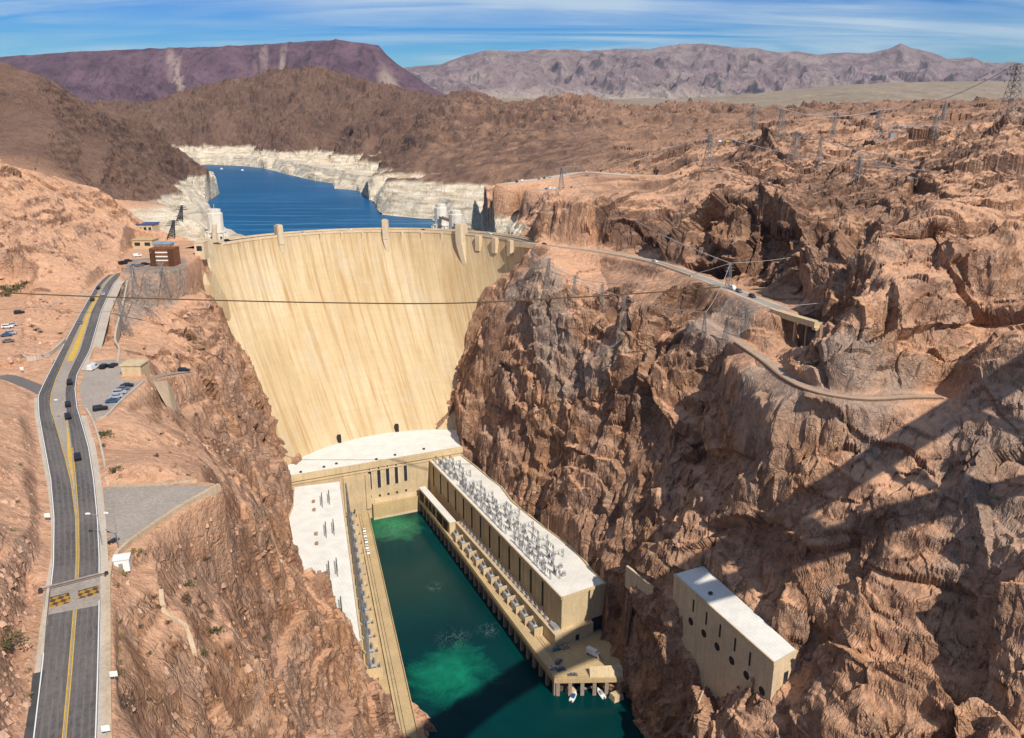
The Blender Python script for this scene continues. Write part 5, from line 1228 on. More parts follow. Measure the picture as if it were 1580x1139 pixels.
# ------------------------------------------------------------------ transformers
def transformer_proto():
    t = bpy.data.objects.new('transformer', None); COL.objects.link(t); t['local'] = True
    b = MB(); b.box((0, 0, 2.0), (5.0, 2.6, 3.6)); b.box((0, 0, 4.0), (4.2, 2.0, .5), 0, .9); b.build('tank', simple('transformer_grey', (.40, .41, .42), .5, .1), t)
    for sx_ in (-1, 1):
        b = MB()
        for k in range(7): b.box((sx_ * 2.95, -1.1 + k * .36, 2.1), (.8, .14, 2.8))
        b.build('radiator', 'steel', t)
    for k in (-1, 0, 1):
        b = MB(); b.lathe((k * 1.4, 0, 4.2), [(.28, 0), (.34, .3), (.2, .45), (.32, .75), (.18, .9), (.28, 1.2), (.15, 1.4), (.1, 2.2)], 8); b.build('bushing', simple('porcelain_brown', (.16, .10, .08), .3), t)
    b = MB(); b.bar((-2, .6, 5.2), (1.2, .6, 5.2), .8, 10); b.build('conservator', 'steel', t)
    return t
tr0 = transformer_proto(); first = True
TL = ['grey transformer in the row between the gantry wing and the sandy deck', 'grey transformer in the row at the river side of the bare white roof']
for i in range(11):
    s_ = 70 + i * 11.0
    if s_ > Lw - 2: break
    loc = along(W0, W1, s_, -8.2, ZD)
    if first: t = tr0; t.location = loc; t.rotation_euler = (0, 0, hw_); first = False
    else: t = dup(tr0, loc, hw_)
    t['label'] = TL[0]; t['category'] = 'transformer'; t['group'] = 'transformers along the gantry wing'
hl_ = heading(L0, L1)
for i in range(14):
    t = dup(tr0, along(L0, L1, 9 + i * 12.4, 5.6, ZD), hl_); t['label'] = TL[1]; t['category'] = 'transformer'; t['group'] = 'transformers along the bare white roof'
# firewalls with line towers between the left hand transformers
def gantry_proto(name, h, w_, k_=1.0):
    t = bpy.data.objects.new(name, None); COL.objects.link(t); t['local'] = True
    for s_ in (-1, 1):
        b = MB()
        for dx, dy in ((-.4, -.4), (.4, -.4), (.4, .4), (-.4, .4)): b.bar((s_ * w_ / 2 + dx, dy, 0), (s_ * w_ / 2 + dx * .4, dy * .4, h), .16 * k_)
        for k in range(5):
            z = h * k / 5; z2 = h * (k + 1) / 5; sg = 1 if k % 2 else -1
            b.bar((s_ * w_ / 2 - .4 * sg, -.4, z), (s_ * w_ / 2 + .4 * sg, -.4, z2), .1 * k_); b.bar((s_ * w_ / 2 - .4 * sg, .4, z), (s_ * w_ / 2 + .4 * sg, .4, z2), .1 * k_)
        b.build('mast', 'steel', t)
    b = MB(); b.bar((-w_ / 2 - .6, -.3, h - .3), (w_ / 2 + .6, -.3, h - .3), .16); b.bar((-w_ / 2 - .6, .3, h - .3), (w_ / 2 + .6, .3, h - .3), .16); b.bar((-w_ / 2 - .6, 0, h + .3), (w_ / 2 + .6, 0, h + .3), .14)
    for k in range(8):
        x = -w_ / 2 + k * w_ / 8; b.bar((x, -.3, h - .3), (x + w_ / 8, 0, h + .3), .08); b.bar((x, .3, h - .3), (x + w_ / 8, 0, h + .3), .08)
    b.build('crossbeam', 'steel', t)
    for k in (-1, 0, 1):
        b = MB(); b.lathe((k * w_ / 3, 0, h - 2.2), [(.08, 0), (.26, .15), (.1, .4), (.26, .6), (.1, .85), (.26, 1.1), (.1, 1.35), (.08, 1.9)], 8); b.build('insulator', 'steel_dark', t)
    return t
g0 = gantry_proto('roof_gantry', 5.0, 6.0); first = True
for i in range(19):
    s_ = 8 + i * 9.2
    for off in (3.2, 8.0, 12.8, 17.6):
        p = along(W0, W1, s_ + (off - 3) * .3, off, 35.61)
        mx = 2.0 + float(np.interp(s_, [0, 30, 60, 100, 150, 196], [20, 16, 17, 22, 24, 24]))
        if off > mx - 5 or (i > 16 and off > 9): continue
        if (i * 7 + int(off)) % 9 == 4: continue
        rz = hw_ + (math.pi / 2 if off > 4 and (i + int(off)) % 2 else 0) + .05
        if first: t = g0; t.location = p; t.rotation_euler = (0, 0, rz); first = False
        else: t = dup(g0, p, rz)
        t['label'] = 'small grey steel gantry in the crowded rows on the long wing roof'; t['category'] = 'gantry'; t['group'] = 'steel gantries on the wing roof'
# circuit breakers / insulator posts between them
def breaker_proto():
    t = bpy.data.objects.new('circuit_breaker', None); COL.objects.link(t); t['local'] = True
    b = MB(); b.box((0, 0, .8), (2.6, 1.2, 1.2)); b.build('tank', simple('breaker_grey', (.36, .35, .37), .5, .1), t)
    for k in (-1, 0, 1):
        b = MB(); b.lathe((k * .8, 0, 1.4), [(.2, 0), (.3, .2), (.15, .4), (.28, .65), (.13, .85), (.24, 1.1), (.1, 1.3), (.07, 2.0)], 8); b.build('bushing', simple('breaker_porcelain', (.22, .16, .14), .3), t)
    return t
b0 = breaker_proto(); first = True
for i in range(44):
    s_ = 9 + i * 3.9; off = 5.8 + (i * 37 % 11) * .8
    if off > float(np.interp(s_, [0, 30, 60, 100, 150, 196], [17, 13, 14, 19, 21, 21])) - 3: off = 5.8
    if s_ > Lw - 16: break
    p = along(W0, W1, s_, off, 35.61)
    if first: t = b0; t.location = p; t.rotation_euler = (0, 0, hw_); first = False
    else: t = dup(b0, p, hw_ + (i % 2) * 1.57)
    t['label'] = 'grey circuit breaker with brown bushings among the gantries on the wing roof'; t['category'] = 'circuit breaker'; t['group'] = 'circuit breakers on the wing roof'
# line towers and bay walls beside the left wing
g1 = gantry_proto('line_gantry', 26.0, 7.5, 2.4)
for i in range(14):
    p = along(L0, L1, 9 + i * 12.4, 3.4, ZD)
    if i == 0: t = g1; t.location = p; t.rotation_euler = (0, 0, hl_)
    else: t = dup(g1, p, hl_)
    t['label'] = 'tall grey steel line gantry between the transformers and the bare white roof'; t['category'] = 'gantry'; t['group'] = 'line gantries beside the bare white roof'
for i in range(14):
    t = dup(b0, along(L0, L1, 9 + i * 12.4, 8.6, ZD), hl_); t['label'] = 'grey circuit breaker standing between transformers and the narrow yellowish deck'; t['category'] = 'circuit breaker'; t['group'] = 'circuit breakers along the narrow deck'
    b = MB(); b.box(along(L0, L1, 15.2 + i * 12.4, 5.2, ZD + 2.6), (.6, 8.5, 5.2), hl_); b.build('bay_wall', 'conc', wing2)
for i in range(24):
    t = dup(b0, along(W0, W1, 66 + i * 5.3, -2.6, 17.41), hw_); t['label'] = 'grey circuit breaker on the ledge at the foot of the dim wing wall'; t['category'] = 'circuit breaker'; t['group'] = 'circuit breakers at the foot of the wing wall'
for i in range(11):
    b = MB(); b.box(along(W0, W1, 75.5 + i * 11.0, -8.0, ZD + 2.4), (.6, 5.0, 4.8), hw_); b.build('bay_wall', 'conc', wing)
# racks of black insulators and brown hatches on the bare white roof
def rack_proto():
    t = bpy.data.objects.new('insulator_rack', None); COL.objects.link(t); t['local'] = True
    b = MB(); b.bar((-7, 0, .25), (7, 0, .25), .3); b.build('base_rail', 'steel_dark', t)
    for k in range(6):
        x = -6 + k * 2.4; b = MB(); b.bar((x, 0, 0), (x, 0, 4.6), .22, 6, .14); b.lathe((x, 0, 2.6), [(.12, 0), (.42, .2), (.15, .5), (.42, .8), (.15, 1.1), (.35, 1.4), (.1, 1.7)], 8); b.build('post', 'steel_dark', t)
    b = MB(); b.bar((-6.4, 0, 4.4), (6.4, 0, 4.4), .12); b.build('busbar', 'steel_dark', t); return t
rk = rack_proto()
for i, (x, y, lab) in enumerate([(497, 776, 'black insulator rack nearest the hatches in the row by the dam'), (508, 772, 'black insulator rack nearest the transformers in the row by the dam'), (503, 822, 'black insulator rack nearest the hatches in the middle row'), (515, 818, 'black insulator rack nearest the transformers in the middle row'), (508, 885, 'black insulator rack nearest the hatches in the row by the hillside'), (520, 880, 'black insulator rack nearest the transformers in the row by the hillside'), (527, 942, 'black insulator rack alone at the pointed end of the bare white roof')]):
    p = PZ(x, y, 35.61)
    if i == 0: t = rk; t.location = p; t.rotation_euler = (0, 0, hl_)
    else: t = dup(rk, p, hl_)
    t['label'] = lab; t['category'] = 'insulator rack'; t['group'] = 'insulator racks on the bare white roof'
for i, (x, y) in enumerate([(484, 775), (485, 788), (488, 825), (489, 840), (493, 885), (497, 902)]):
    p = PZ(x, y, 35.61); t = thing('roof_hatch', p, 'brown roof hatch, %s pair, %s the dam' % (['first', 'second', 'third'][i // 2], ['nearer to', 'farther from'][i % 2]), 'hatch', 'brown hatches on the bare white roof')
    b = MB(); b.box((p[0], p[1], p[2] + .5), (2.4, 1.6, 1.0), hl_); b.build('curb', simple('hatch_brown', (.30, .19, .11)), t)
    b = MB(); b.box((p[0], p[1], p[2] + 1.08), (2.7, 1.9, .16), hl_); b.build('lid', simple('hatch_lid', (.36, .24, .15)), t)
# ------------------------------------------------------------------ landing at the tip: truck, cars, boats, stair tower
def box_truck(p, rz, label):
    t = thing('box_truck', p, label, 'truck', rz=rz); t['local'] = True
    b = MB(); b.box((-.8, 0, 2.1), (5.6, 2.4, 2.7)); b.build('cargo_box', 'white', t)
    b = MB(); b.box((2.9, 0, 1.45), (1.8, 2.2, 1.9), 0, .9); b.build('cab', PAINT['white'], t)
    b = MB(); b.box((3.72, 0, 1.9), (.1, 1.9, .8)); b.build('windscreen', 'window', t)
    b = MB(); b.box((.2, 0, .6), (7.2, 1.0, .3)); b.build('chassis', 'steel_dark', t)
    for x in (-2.4, 2.7):
        for y in (-1, 1): b = MB(); b.bar((x, y * 1.1 - .15, .48), (x, y * 1.1 + .15, .48), .96, 12); b.build('wheel', 'tyre', t)
pa, pb = PZ(904, 1006, ZD + .02), PZ(926, 1016, ZD + .02)
box_truck(((pa[0] + pb[0]) / 2, (pa[1] + pb[1]) / 2, ZD + .02), heading(pa, pb), 'white box truck parked on the sandy landing at the end of the wing')
for x, y, k, pt, lab, rz in [(858, 1003, 'car', 'teal', 'teal car at the corner of the wing on the landing', .4), (872, 1000, 'car', 'tan', 'tan car beside the teal one on the landing', .4), (862, 1022, 'suv', 'grey', 'grey car alone by the deck edge of the landing', 1.0), (855, 1032, 'car', 'silver', 'silver car lower of the pair at the deck corner', .2), (866, 1034, 'car', 'blue', 'blue car beside the silver one at the deck corner', .2), (884, 1043, 'car', 'grey', 'grey car against the parapet at the foot of the landing', .1), (706, 826, 'van', 'white', 'white van on the sandy deck below the annex end', -1.1), (735, 862, 'car', 'white', 'white car on the sandy deck halfway along the wing', -1.1), (728, 848, 'car', 'silver', 'silver car behind the white one on the sandy deck', -1.1)]:
    vehicle(k, pt, PZ(x, y, ZD + .02), rz, lab)
for i, (x, y) in enumerate([(562, 819), (563, 827), (565, 836), (566, 845), (568, 853)]):
    vehicle('car', 'white', PZ(x, y, ZD + .02), heading(LD0, LD1), 'white car parked in the line on the narrow yellowish deck', 'car', 'white cars on the narrow deck')
def boat(px, py, rz, label, trim):
    p = PZ(px, py, 0); t = thing('motor_boat', p, label, 'boat', rz=rz); t['local'] = True
    b = MB(); L = 7.5; st = [(-L / 2, 1.2, 0), (-L / 4, 1.35, 0), (L / 5, 1.2, .1), (L / 2, .08, .35)]; vs = []
    for x, hw, dz in st: vs += [(x, -hw * .6, -.3 + dz), (x, -hw, .75 + dz), (x, hw, .75 + dz), (x, hw * .6, -.3 + dz)]
    fs = [(k * 4 + i, k * 4 + (i + 1) % 4, k * 4 + 4 + (i + 1) % 4, k * 4 + 4 + i) for k in range(3) for i in range(4)] + [(3, 2, 1, 0), (12, 13, 14, 15)]
    b.add(vs, fs); b.build('hull', 'white', t)
    b = MB(); b.box((-.4, 0, 1.3), (2.6, 1.7, 1.1), 0, .8); b.build('cabin', PAINT[trim], t)
    b = MB(); b.box((.75, 0, 1.45), (.1, 1.3, .5)); b.build('windscreen', 'window', t)
    b = MB(); b.box((-3.9, 0, .6), (.5, .5, .9)); b.build('outboard_motor', 'steel_dark', t)
boat(885, 1076, 1.2, 'blue and white boat moored below the deck corner', 'blue'); boat(927, 1071, 1.9, 'small white boat moored under the middle of the landing', 'silver')
t = thing('jetty', PZ(880, 1064, 0), 'small floating jetty beside the blue and white boat', 'jetty'); p = PZ(880, 1066, 0)
b = MB(); b.box((p[0], p[1], .4), (5, 4, .9), .2); b.build('float', 'conc_pale', t); p = PZ(902, 1064, 0); b = MB(); b.box((p[0], p[1], .6), (12, 1.4, .4), .25); b.build('gangway', 'steel', t)
p = Vector(PZ(974, 1056, 2)); t = thing('stair_tower', p, 'grey steel stair tower between the landing and the dark cliff', 'stair tower')
b = MB()
for dx in (-2, 2):
    for dy in (-2, 2): b.bar((p.x + dx, p.y + dy, -1), (p.x + dx, p.y + dy, 13.5), .3)
b.build('frame', 'steel', t)
for k in range(4):
    b = MB(); b.box((p.x, p.y, 1.5 + k * 3.6), (4.3, 4.3, .15)); b.build('landing', 'steel', t)
    if k < 3: b = MB(); b.bar((p.x - 1.8, p.y - 1.6 + .8 * k, 1.6 + k * 3.6), (p.x + 1.8, p.y - 1.6 + .8 * k, 5.1 + k * 3.6), .7); b.build('stair', 'steel', t)
b = MB(); q = PZ(951, 1078, 0); b.box((q[0], q[1], 1.0), (6, 5, 4), .5, .8); tag(b.build('mooring_block', 'conc'), 'sandy concrete mooring block at the waterline below the stair tower', 'block')
# ------------------------------------------------------------------ valve house details
V0, V1, V2 = VH[0], VH[1], VH[2]; Lv = math.dist(V0[:2], V1[:2]); Lv2 = math.dist(V1[:2], V2[:2])
def wall_disc(P, Q, s, z, r, name, mat, parent):
    b = MB(); a_ = along(P, Q, s, -.06, z); c_ = along(P, Q, s, .5, z); b.bar(a_, c_, 2 * r, 20); return b.build(name, mat, parent)
for x, y in [(1070, 935), (1090, 954.5), (1111, 973.5), (1134, 995), (1157, 1017)]:
    s, z = PV(V0, V1, x, y); face_box(V0, V1, s, z - 3.0, z + 3.0, 1.1, .04, .4, 'dark', 'slot_window', vh)
for x, y in [(1066, 959), (1086, 977.5), (1106.5, 998), (1129, 1019.5), (1151.5, 1042), (1175.5, 1066.5)]:
    s, z = PV(V0, V1, x, y); wall_disc(V0, V1, s, z, 1.75, 'outlet', 'dark', vh)
s, z = PV(V1, V2, 1212, 1047); face_box(V1, V2, s, z - 3, z + 3, 2.6, .05, .3, 'window', 'window', vh)
s, z = PV(V1, V2, 1200, 1069); face_box(V1, V2, s, z - 1.2, z + 1.2, 1.6, .05, .3, 'window', 'window', vh)
poly_band([V0, V1, V2], 78.9, 80.1, .6, 'parapet', 'conc_pale', vh)
b = MB(); p = PZ(1096, 917, 79.6); b.box((p[0], p[1], 80.1), (1.5, 1.2, 1), .4); b.build('roof_vent', 'steel_dark', vh)
rw = smooth_line([PZ(x, y, 62.5) for x, y in [(967, 879), (985, 893), (1005, 910), (1036, 936)]], 4); b = MB(); b.wall(rw, 1.2, 2.2, -9)
tag(b.build('retaining_wall', 'conc_pale'), 'pale retaining wall along the cliff ledge leading to the valve house', 'wall')
pts = gpts([(1102, 1030), (1090, 1055), (1078, 1085), (1066, 1112), (1055, 1139)]); b = MB()
for p_, q_ in zip(pts[:-1], pts[1:]): b.bar((p_[0], p_[1], p_[2] + .6), (q_[0], q_[1], q_[2] + .6), .9, 8)
tag(b.build('drain_pipe', 'conc_pale'), 'pale drain pipe running down the rock below the valve house', 'pipe')
# ------------------------------------------------------------------ Arizona road, terraces, viaduct
b = MB(); b.strip([(p[0], p[1], p[2] + .06) for p in AZ_ROAD], 4.6, -4.6); tag(b.build('crest_road', 'walk'), kind='structure')
b = MB(); b.strip([(p[0], p[1], p[2] + .07) for p in AZ_ROAD], 2.8, -2.8); tag(b.build('crest_road', 'median'), kind='structure')
k0 = [(p[0], p[1], p[2]) for p in offset_line(AZ_ROAD, -5.0)][:-14]
b = MB(); b.wall(k0, .8, 1.1, -2.5); tag(b.build('parapet_wall', 'conc_pale'), 'long pale parapet wall along the road curving off from the arizona end of the dam', 'wall')
MATS['track'] = mat_concrete('track_dirt', (.44, .30, .20), (.25, .15, .1), .5)
b = MB(); b.strip([(p[0], p[1], p[2] + .08) for p in AZ_LOW], 1.9, -1.9); tag(b.build('track', 'track'), kind='structure')
lw_ = offset_line(AZ_LOW, -3.0)
b = MB(); b.wall(lw_[int(len(lw_) * .25):], .9, .5, -3.6); tag(b.build('retaining_wall', simple('brown_stone_wall', (.20, .115, .07), .9, 0, .25, .8)), 'curved brown stone retaining wall under the lower track', 'wall')
for ln, hw, nm in ((AZ_LOT1, 7, 'car_park'), (AZ_LOT2, 8, 'car_park')):
    b = MB(); b.strip([(p[0], p[1], p[2] + .15) for p in smooth_line(ln, 12)], hw, -hw); tag(b.build(nm, 'walk'), kind='structure')
def xz(ln, x, off=0):                                    # point on a surveyed line at an image column
    best = min(ln, key=lambda p: abs(790 + F * p[0] / (p[1] * CP - (p[2] - H) * SP) - x)); return best
sm2 = smooth_line(AZ_LOT2, 4); sm1 = smooth_line(AZ_LOT1, 4)
for i, (x, k, pt) in enumerate([(840, 'car', 'blue'), (848, 'van', 'white'), (857, 'suv', 'white'), (863, 'car', 'silver'), (869, 'car', 'grey'), (880, 'suv', 'black'), (888, 'car', 'silver'), (897, 'car', 'black'), (918, 'suv', 'black'), (985, 'car', 'white'), (1000, 'car', 'grey')]):
    p = xz(sm2, x); vehicle(k, pt, (p[0], p[1], p[2] + .16), 1.3, '%s car in the long row on the lower arizona terrace' % pt, 'car', 'cars on the lower arizona terrace')
for i, (x, k, pt) in enumerate([(797, 'suv', 'black'), (806, 'van', 'white'), (832, 'car', 'grey'), (840, 'car', 'black'), (850, 'suv', 'silver'), (905, 'car', 'white')]):
    p = xz(sm1, x); vehicle(k, pt, (p[0], p[1], p[2] + .16), 1.3, '%s car on the upper arizona terrace under the dark hills' % pt, 'car', 'cars on the upper arizona terrace')
for x, k, pt, lab in [(1130, 'van', 'white', 'white van in front of two cars on the curving arizona road'), (1144, 'suv', 'grey', 'grey car between van and black car on the curving arizona road'), (1158, 'suv', 'black', 'black car at the back of the three on the curving arizona road'), (835, 'car', 'black', 'black car leaving the arizona end of the dam'), (1010, 'car', 'white', 'white car alone on the middle of the curving arizona road')]:
    p = xz(AZ_ROAD, x); vehicle(k, pt, (p[0], p[1], p[2] + .1), heading(p, xz(AZ_ROAD, x + 12)), lab, 'car', 'vehicles on the curving arizona road', 'moving_car')
for x, y, k, pt, lab in [(1112, 220, 'van', 'white', 'white van on the high shelf beside the yellow bus'), (1124, 220, 'van', 'yellow', 'yellow bus on the high shelf below the pylons'), (1136, 222, 'car', 'blue', 'blue car on the high shelf beside the yellow bus')]:
    p = G(x, y); vehicle(k, pt, (p.x, p.y, p.z + .3), .1, lab, 'car')
# viaduct at the end of the road
via = [PZ(x, y, 178.5) for x, y in [(1208, 478), (1240, 488), (1276, 498)]]
t = thing('viaduct', via[0], 'short yellowish viaduct on tall columns at the end of the curving road', 'viaduct')
b = MB(); vl = offset_line(smooth_line(via, 5), -4.5); b.wall([(p[0], p[1], 177.0) for p in vl], 7, 1.7, 0); b.build('deck', 'conc', t)
b = MB(); b.wall([(p[0], p[1], 178.7) for p in offset_line(vl, -3.2)], .5, 1.0, 0); b.build('parapet', 'conc', t)
for x in (1216, 1228, 1240, 1251, 1268):
    p = min(vl, key=lambda q: abs(790 + F * q[0] / (q[1] * CP - (q[2] - H) * SP) - x)); wd = 2.0 if x == 1268 else 1.1
    b = MB(); b.box((p[0], p[1], 167.5), (wd, wd, 18.9), .3); b.build('column', 'conc', t)
p = vl[-1]; b = MB(); b.box((p[0], p[1], 176.4), (6.5, 2.4, 1.2), .35); b.build('pier_cap', 'conc', t)
# ------------------------------------------------------------------ intake towers in the lake
MATS['intake'] = mat_concrete('bleached_intake_concrete', (.74, .68, .58), (.45, .38, .3), .4)
def intake(px, Y, ytop, label, r=8.5):
    a, bb_, c = ray(px, ytop); x = a / bb_ * Y; ztop = H + c / bb_ * Y
    t = thing('intake_tower', (x, Y, 100), label, 'intake tower')
    b = MB(); b.lathe((x, Y, 0), [(r, 90), (r, ztop - 22), (r * .9, ztop - 20)], 12); b.build('shaft', 'intake', t)
    for k in range(12):
        an_ = 2 * math.pi * k / 12; b = MB(); q = (x + (r + .7) * math.cos(an_), Y + (r + .7) * math.sin(an_)); b.box((q[0], q[1], (ztop - 21 + 90) / 2), (2.4, 1.5, ztop - 21 - 90), an_); b.build('fin', 'intake', t)
    for k in range(12):
        an_ = 2 * math.pi * (k + .5) / 12; b = MB(); b.box((x + r * math.cos(an_), Y + r * math.sin(an_), ztop - 29), (.5, 1.6, 10), an_); b.build('slot', 'dark', t)
    b = MB(); b.lathe((x, Y, 0), [(r * .82, ztop - 20), (r * .82, ztop - 4), (r * .66, ztop - 3.5), (r * .66, ztop - .5), (r * .3, ztop)], 12); b.build('gatehouse', 'intake', t)
    b = MB(); b.lathe((x, Y, 0), [(r * 1.1, ztop - 20.8), (r * 1.1, ztop - 19.6)], 12); b.build('gallery', 'intake', t)
    b = MB(); b.bar((x, Y, ztop - .5), (x, Y, ztop + 4), .35); b.build('finial', 'intake', t)
    return x, Y
i1 = intake(330, 745, 322, 'pale fluted intake tower standing alone in the lake at the nevada shore', 8.5)
i2 = intake(680, 800, 314, 'pale fluted intake tower farther from the dam at the arizona shore', 7.5)
i3 = intake(703, 745, 324, 'pale fluted intake tower nearer the dam at the arizona shore', 7.5)
def span(name, p, q, wd, h, mat, label, cat):
    t = thing(name, p, label, cat); b = MB(); b.wall([p, q], wd, h, -.6); b.build('deck', mat, t)
    for s_ in (-1, 1):
        b = MB(); b.wall(offset_line([(p[0], p[1], p[2] + h), (q[0], q[1], q[2] + h)], s_ * (wd / 2 - .2)), .25, 1.1, 0); b.build('railing', mat, t)
span('access_bridge', (i1[0] + 2, i1[1] - 8, 178), (*crest_pt(crest_angle(352), R0 + 14, 0)[:2], 178), 3.5, .5, 'conc_pale', 'narrow access bridge from the dam crest to the lone intake tower', 'bridge')
span('access_bridge', (i3[0], i3[1] - 7, 178), (*crest_pt(crest_angle(715), R0 + 14, 0)[:2], 178), 3.5, .5, 'conc_pale', 'narrow access bridge from the dam crest to the nearer arizona intake tower', 'bridge')
span('access_bridge', (i2[0], i2[1] - 7, 178), (i3[0], i3[1] + 7, 178), 3.5, .5, 'conc_pale', 'narrow bridge linking the two arizona intake towers', 'bridge')
for i, (x, y) in enumerate([(342, 261), (374, 263)]):
    p = PZ(x, y, 135); t = thing('lake_boat', p, 'tiny white boat far out on the lake, %s' % ['nearest the pale left shore', 'second from the pale left shore', 'alone on open water'][i], 'boat', 'tiny boats on the lake')
    b = MB(); b.box((p[0], p[1], 135.6), (8, 3, 1.4), .4 * i, .8); b.build('hull', 'white', t); b = MB(); b.box((p[0], p[1], 137.2), (4, 2.4, 1.3), .4 * i, .8); b.build('cabin', 'white', t)
# ------------------------------------------------------------------ buildings at the Nevada end of the crest
def block(name, px0, px1, ybase, ytop, depth, z, label, cat, wallm, roofm, rz=0.0, over=.6, wins=0):
    """front wall between two image columns standing on elevation z; height from the roof row"""
    P, Q = PZ(px0, ybase, z), PZ(px1, ybase, z); mid = ((P[0] + Q[0]) / 2, (P[1] + Q[1]) / 2); wd = math.dist(P[:2], Q[:2])
    a, bb_, c = ray((px0 + px1) / 2, ytop); h = H + c / bb_ * mid[1] - z
    t = thing(name, (mid[0], mid[1], z), label, cat); th = heading(P, Q) + rz
    n = Vector((-math.sin(th), math.cos(th))); ctr = (mid[0] + n.x * depth / 2, mid[1] + n.y * depth / 2)
    b = MB(); b.box((*ctr, z + h / 2 - 1.5), (wd, depth, h + 3), th); b.build('wall', wallm, t)
    b = MB(); b.box((*ctr, z + h + .28), (wd + over, depth + over, .5), th); b.build('roof', roofm, t)
    for k in range(wins):
        q = (mid[0] + math.cos(th) * (k - (wins - 1) / 2) * wd / wins, mid[1] + math.sin(th) * (k - (wins - 1) / 2) * wd / wins)
        b = MB(); b.box((q[0] - n.x * .03, q[1] - n.y * .03, z + h * .55), (wd / wins * .55, .1, h * .4), th); b.build('window', 'window', t)
    return t, th, ctr, h, wd, n, mid
MATS['blue_roof'] = simple('blue_metal_roof', (.05, .09, .22), .5); MATS['brick'] = simple('red_brown_cladding', (.20, .075, .03), .8, 0, .3, .5); MATS['canopy'] = simple('pale_blue_canopy', (.22, .34, .46), .5)
block('pavilion', 199, 236, 362, 347, 14, max(178, G(217, 362).z - 1), 'pale building with dark blue roof under the pink hill beyond the crest', 'building', 'conc_pale', 'blue_roof', 0, 1.5, 5)
block('terrace_building', 205, 236, 384, 371, 12, max(178, G(220, 384).z - 1), 'sand coloured flat building below the blue roofed one', 'building', 'conc', 'conc_deck', 0, 1.0, 2)
block('canopy_building', 237, 262, 388, 377, 9, 178, 'low building with pale blue canopy beside the brown scaffolding', 'building', 'conc_pale', 'canopy', 0, 2.0, 3)
t, th, ctr, h, wd, n, mid = block('visitor_centre', 233, 270, 411, 385, 10, 178, 'red brown clad building with white floor bands next to the dam crest', 'building', 'brick', 'brick', 0, .2, 0)
for k in (.35, .58, .82):
    b = MB(); b.box((mid[0] - n.x * .1, mid[1] - n.y * .1, 178 + h * k), (wd * .5, .5, .8), th); b.build('floor_band', 'white', t)
for s_ in (-.38, .38):
    b = MB(); b.box((mid[0] + math.cos(th) * wd * s_ - n.x * .4, mid[1] + math.sin(th) * wd * s_ - n.y * .4, 178 + h * .5), (wd * .2, .8, h * .96), th); b.build('stair_bay', simple('dark_brown_cladding', (.09, .04, .02)), t)
block('tower_block', 301, 316, 394, 375, 8, 178, 'small pale tower block at the nevada end of the crest road', 'building', 'conc_pale', 'conc_pale', 0, .4, 1)
# concrete gravity shoulder between the road and the arch
b = MB(); outline = [(302, 392, 177), (268, 436, 163), (238, 462, 152), (292, 474, 145), (334, 478, 140), (325, 440, 158)]
P3 = [Vector(PZ(*q)) for q in outline]; nn = len(P3)
b.add([tuple(p) for p in P3] + [(p.x + 3, p.y + 22, p.z - 16) for p in P3], [tuple(range(nn - 1, -1, -1)), tuple(range(nn, 2 * nn))] + [(i, (i + 1) % nn, nn + (i + 1) % nn, nn + i) for i in range(nn)])
o = b.build('abutment', 'dam', dam); o.data.transform(Matrix.Identity(4)); o['label'] = 'sloping concrete shoulder at the nevada abutment'
uvl = o.data.uv_layers.new(name='UVMap')
for lp in o.data.loops: v = o.data.vertices[lp.vertex_index].co; uvl.data[lp.index].uv = (v.x + v.y * .3, v.z + 42)
# tan hut and footbath wall by the small car park
t, *_ = block('flat_hut', 189, 219, 584, 565, 7, 173, 'tan flat roofed hut at the head of the small car park', 'building', 'conc', 'conc', 0, .8, 0)
q = [G(236, 592), G(258, 590), G(266, 632), G(256, 628)]
b = MB(); b.add([tuple(p + Vector((0, 0, .8))) for p in q] + [(p.x + .6, p.y + 3, p.z - 4) for p in q], [(0, 3, 2, 1), (4, 5, 6, 7), (0, 1, 5, 4), (1, 2, 6, 5), (2, 3, 7, 6), (3, 0, 4, 7)])
tag(b.build('retaining_wall', 'tanwall'), 'steep tan triangular retaining wall under the footpath', 'wall')
p = PY(313, 484, 545); t = thing('cableway_post', (p[0], p[1], p[2]), 'stubby dark brown post on the knob in front of the dam face', 'post'); 
b = MB(); zb = GZ(p[0], p[1]); b.bar((p[0], p[1], min(zb, p[2]) - 2), (p[0] - 1, p[1], p[2] + 12), 3.0, 7, 2.2); b.build('post', simple('dark_brown_timber', (.12, .06, .045), .9), t)
b = MB(); b.bar((p[0] - 2.2, p[1], p[2] + 11.5), (p[0] + .4, p[1], p[2] + 11.5), 1.2, 6); b.build('cap', 'dark', t)
MATS['pylon'] = simple('dull_galvanised_steel', (.25, .225, .21), .6, .2)
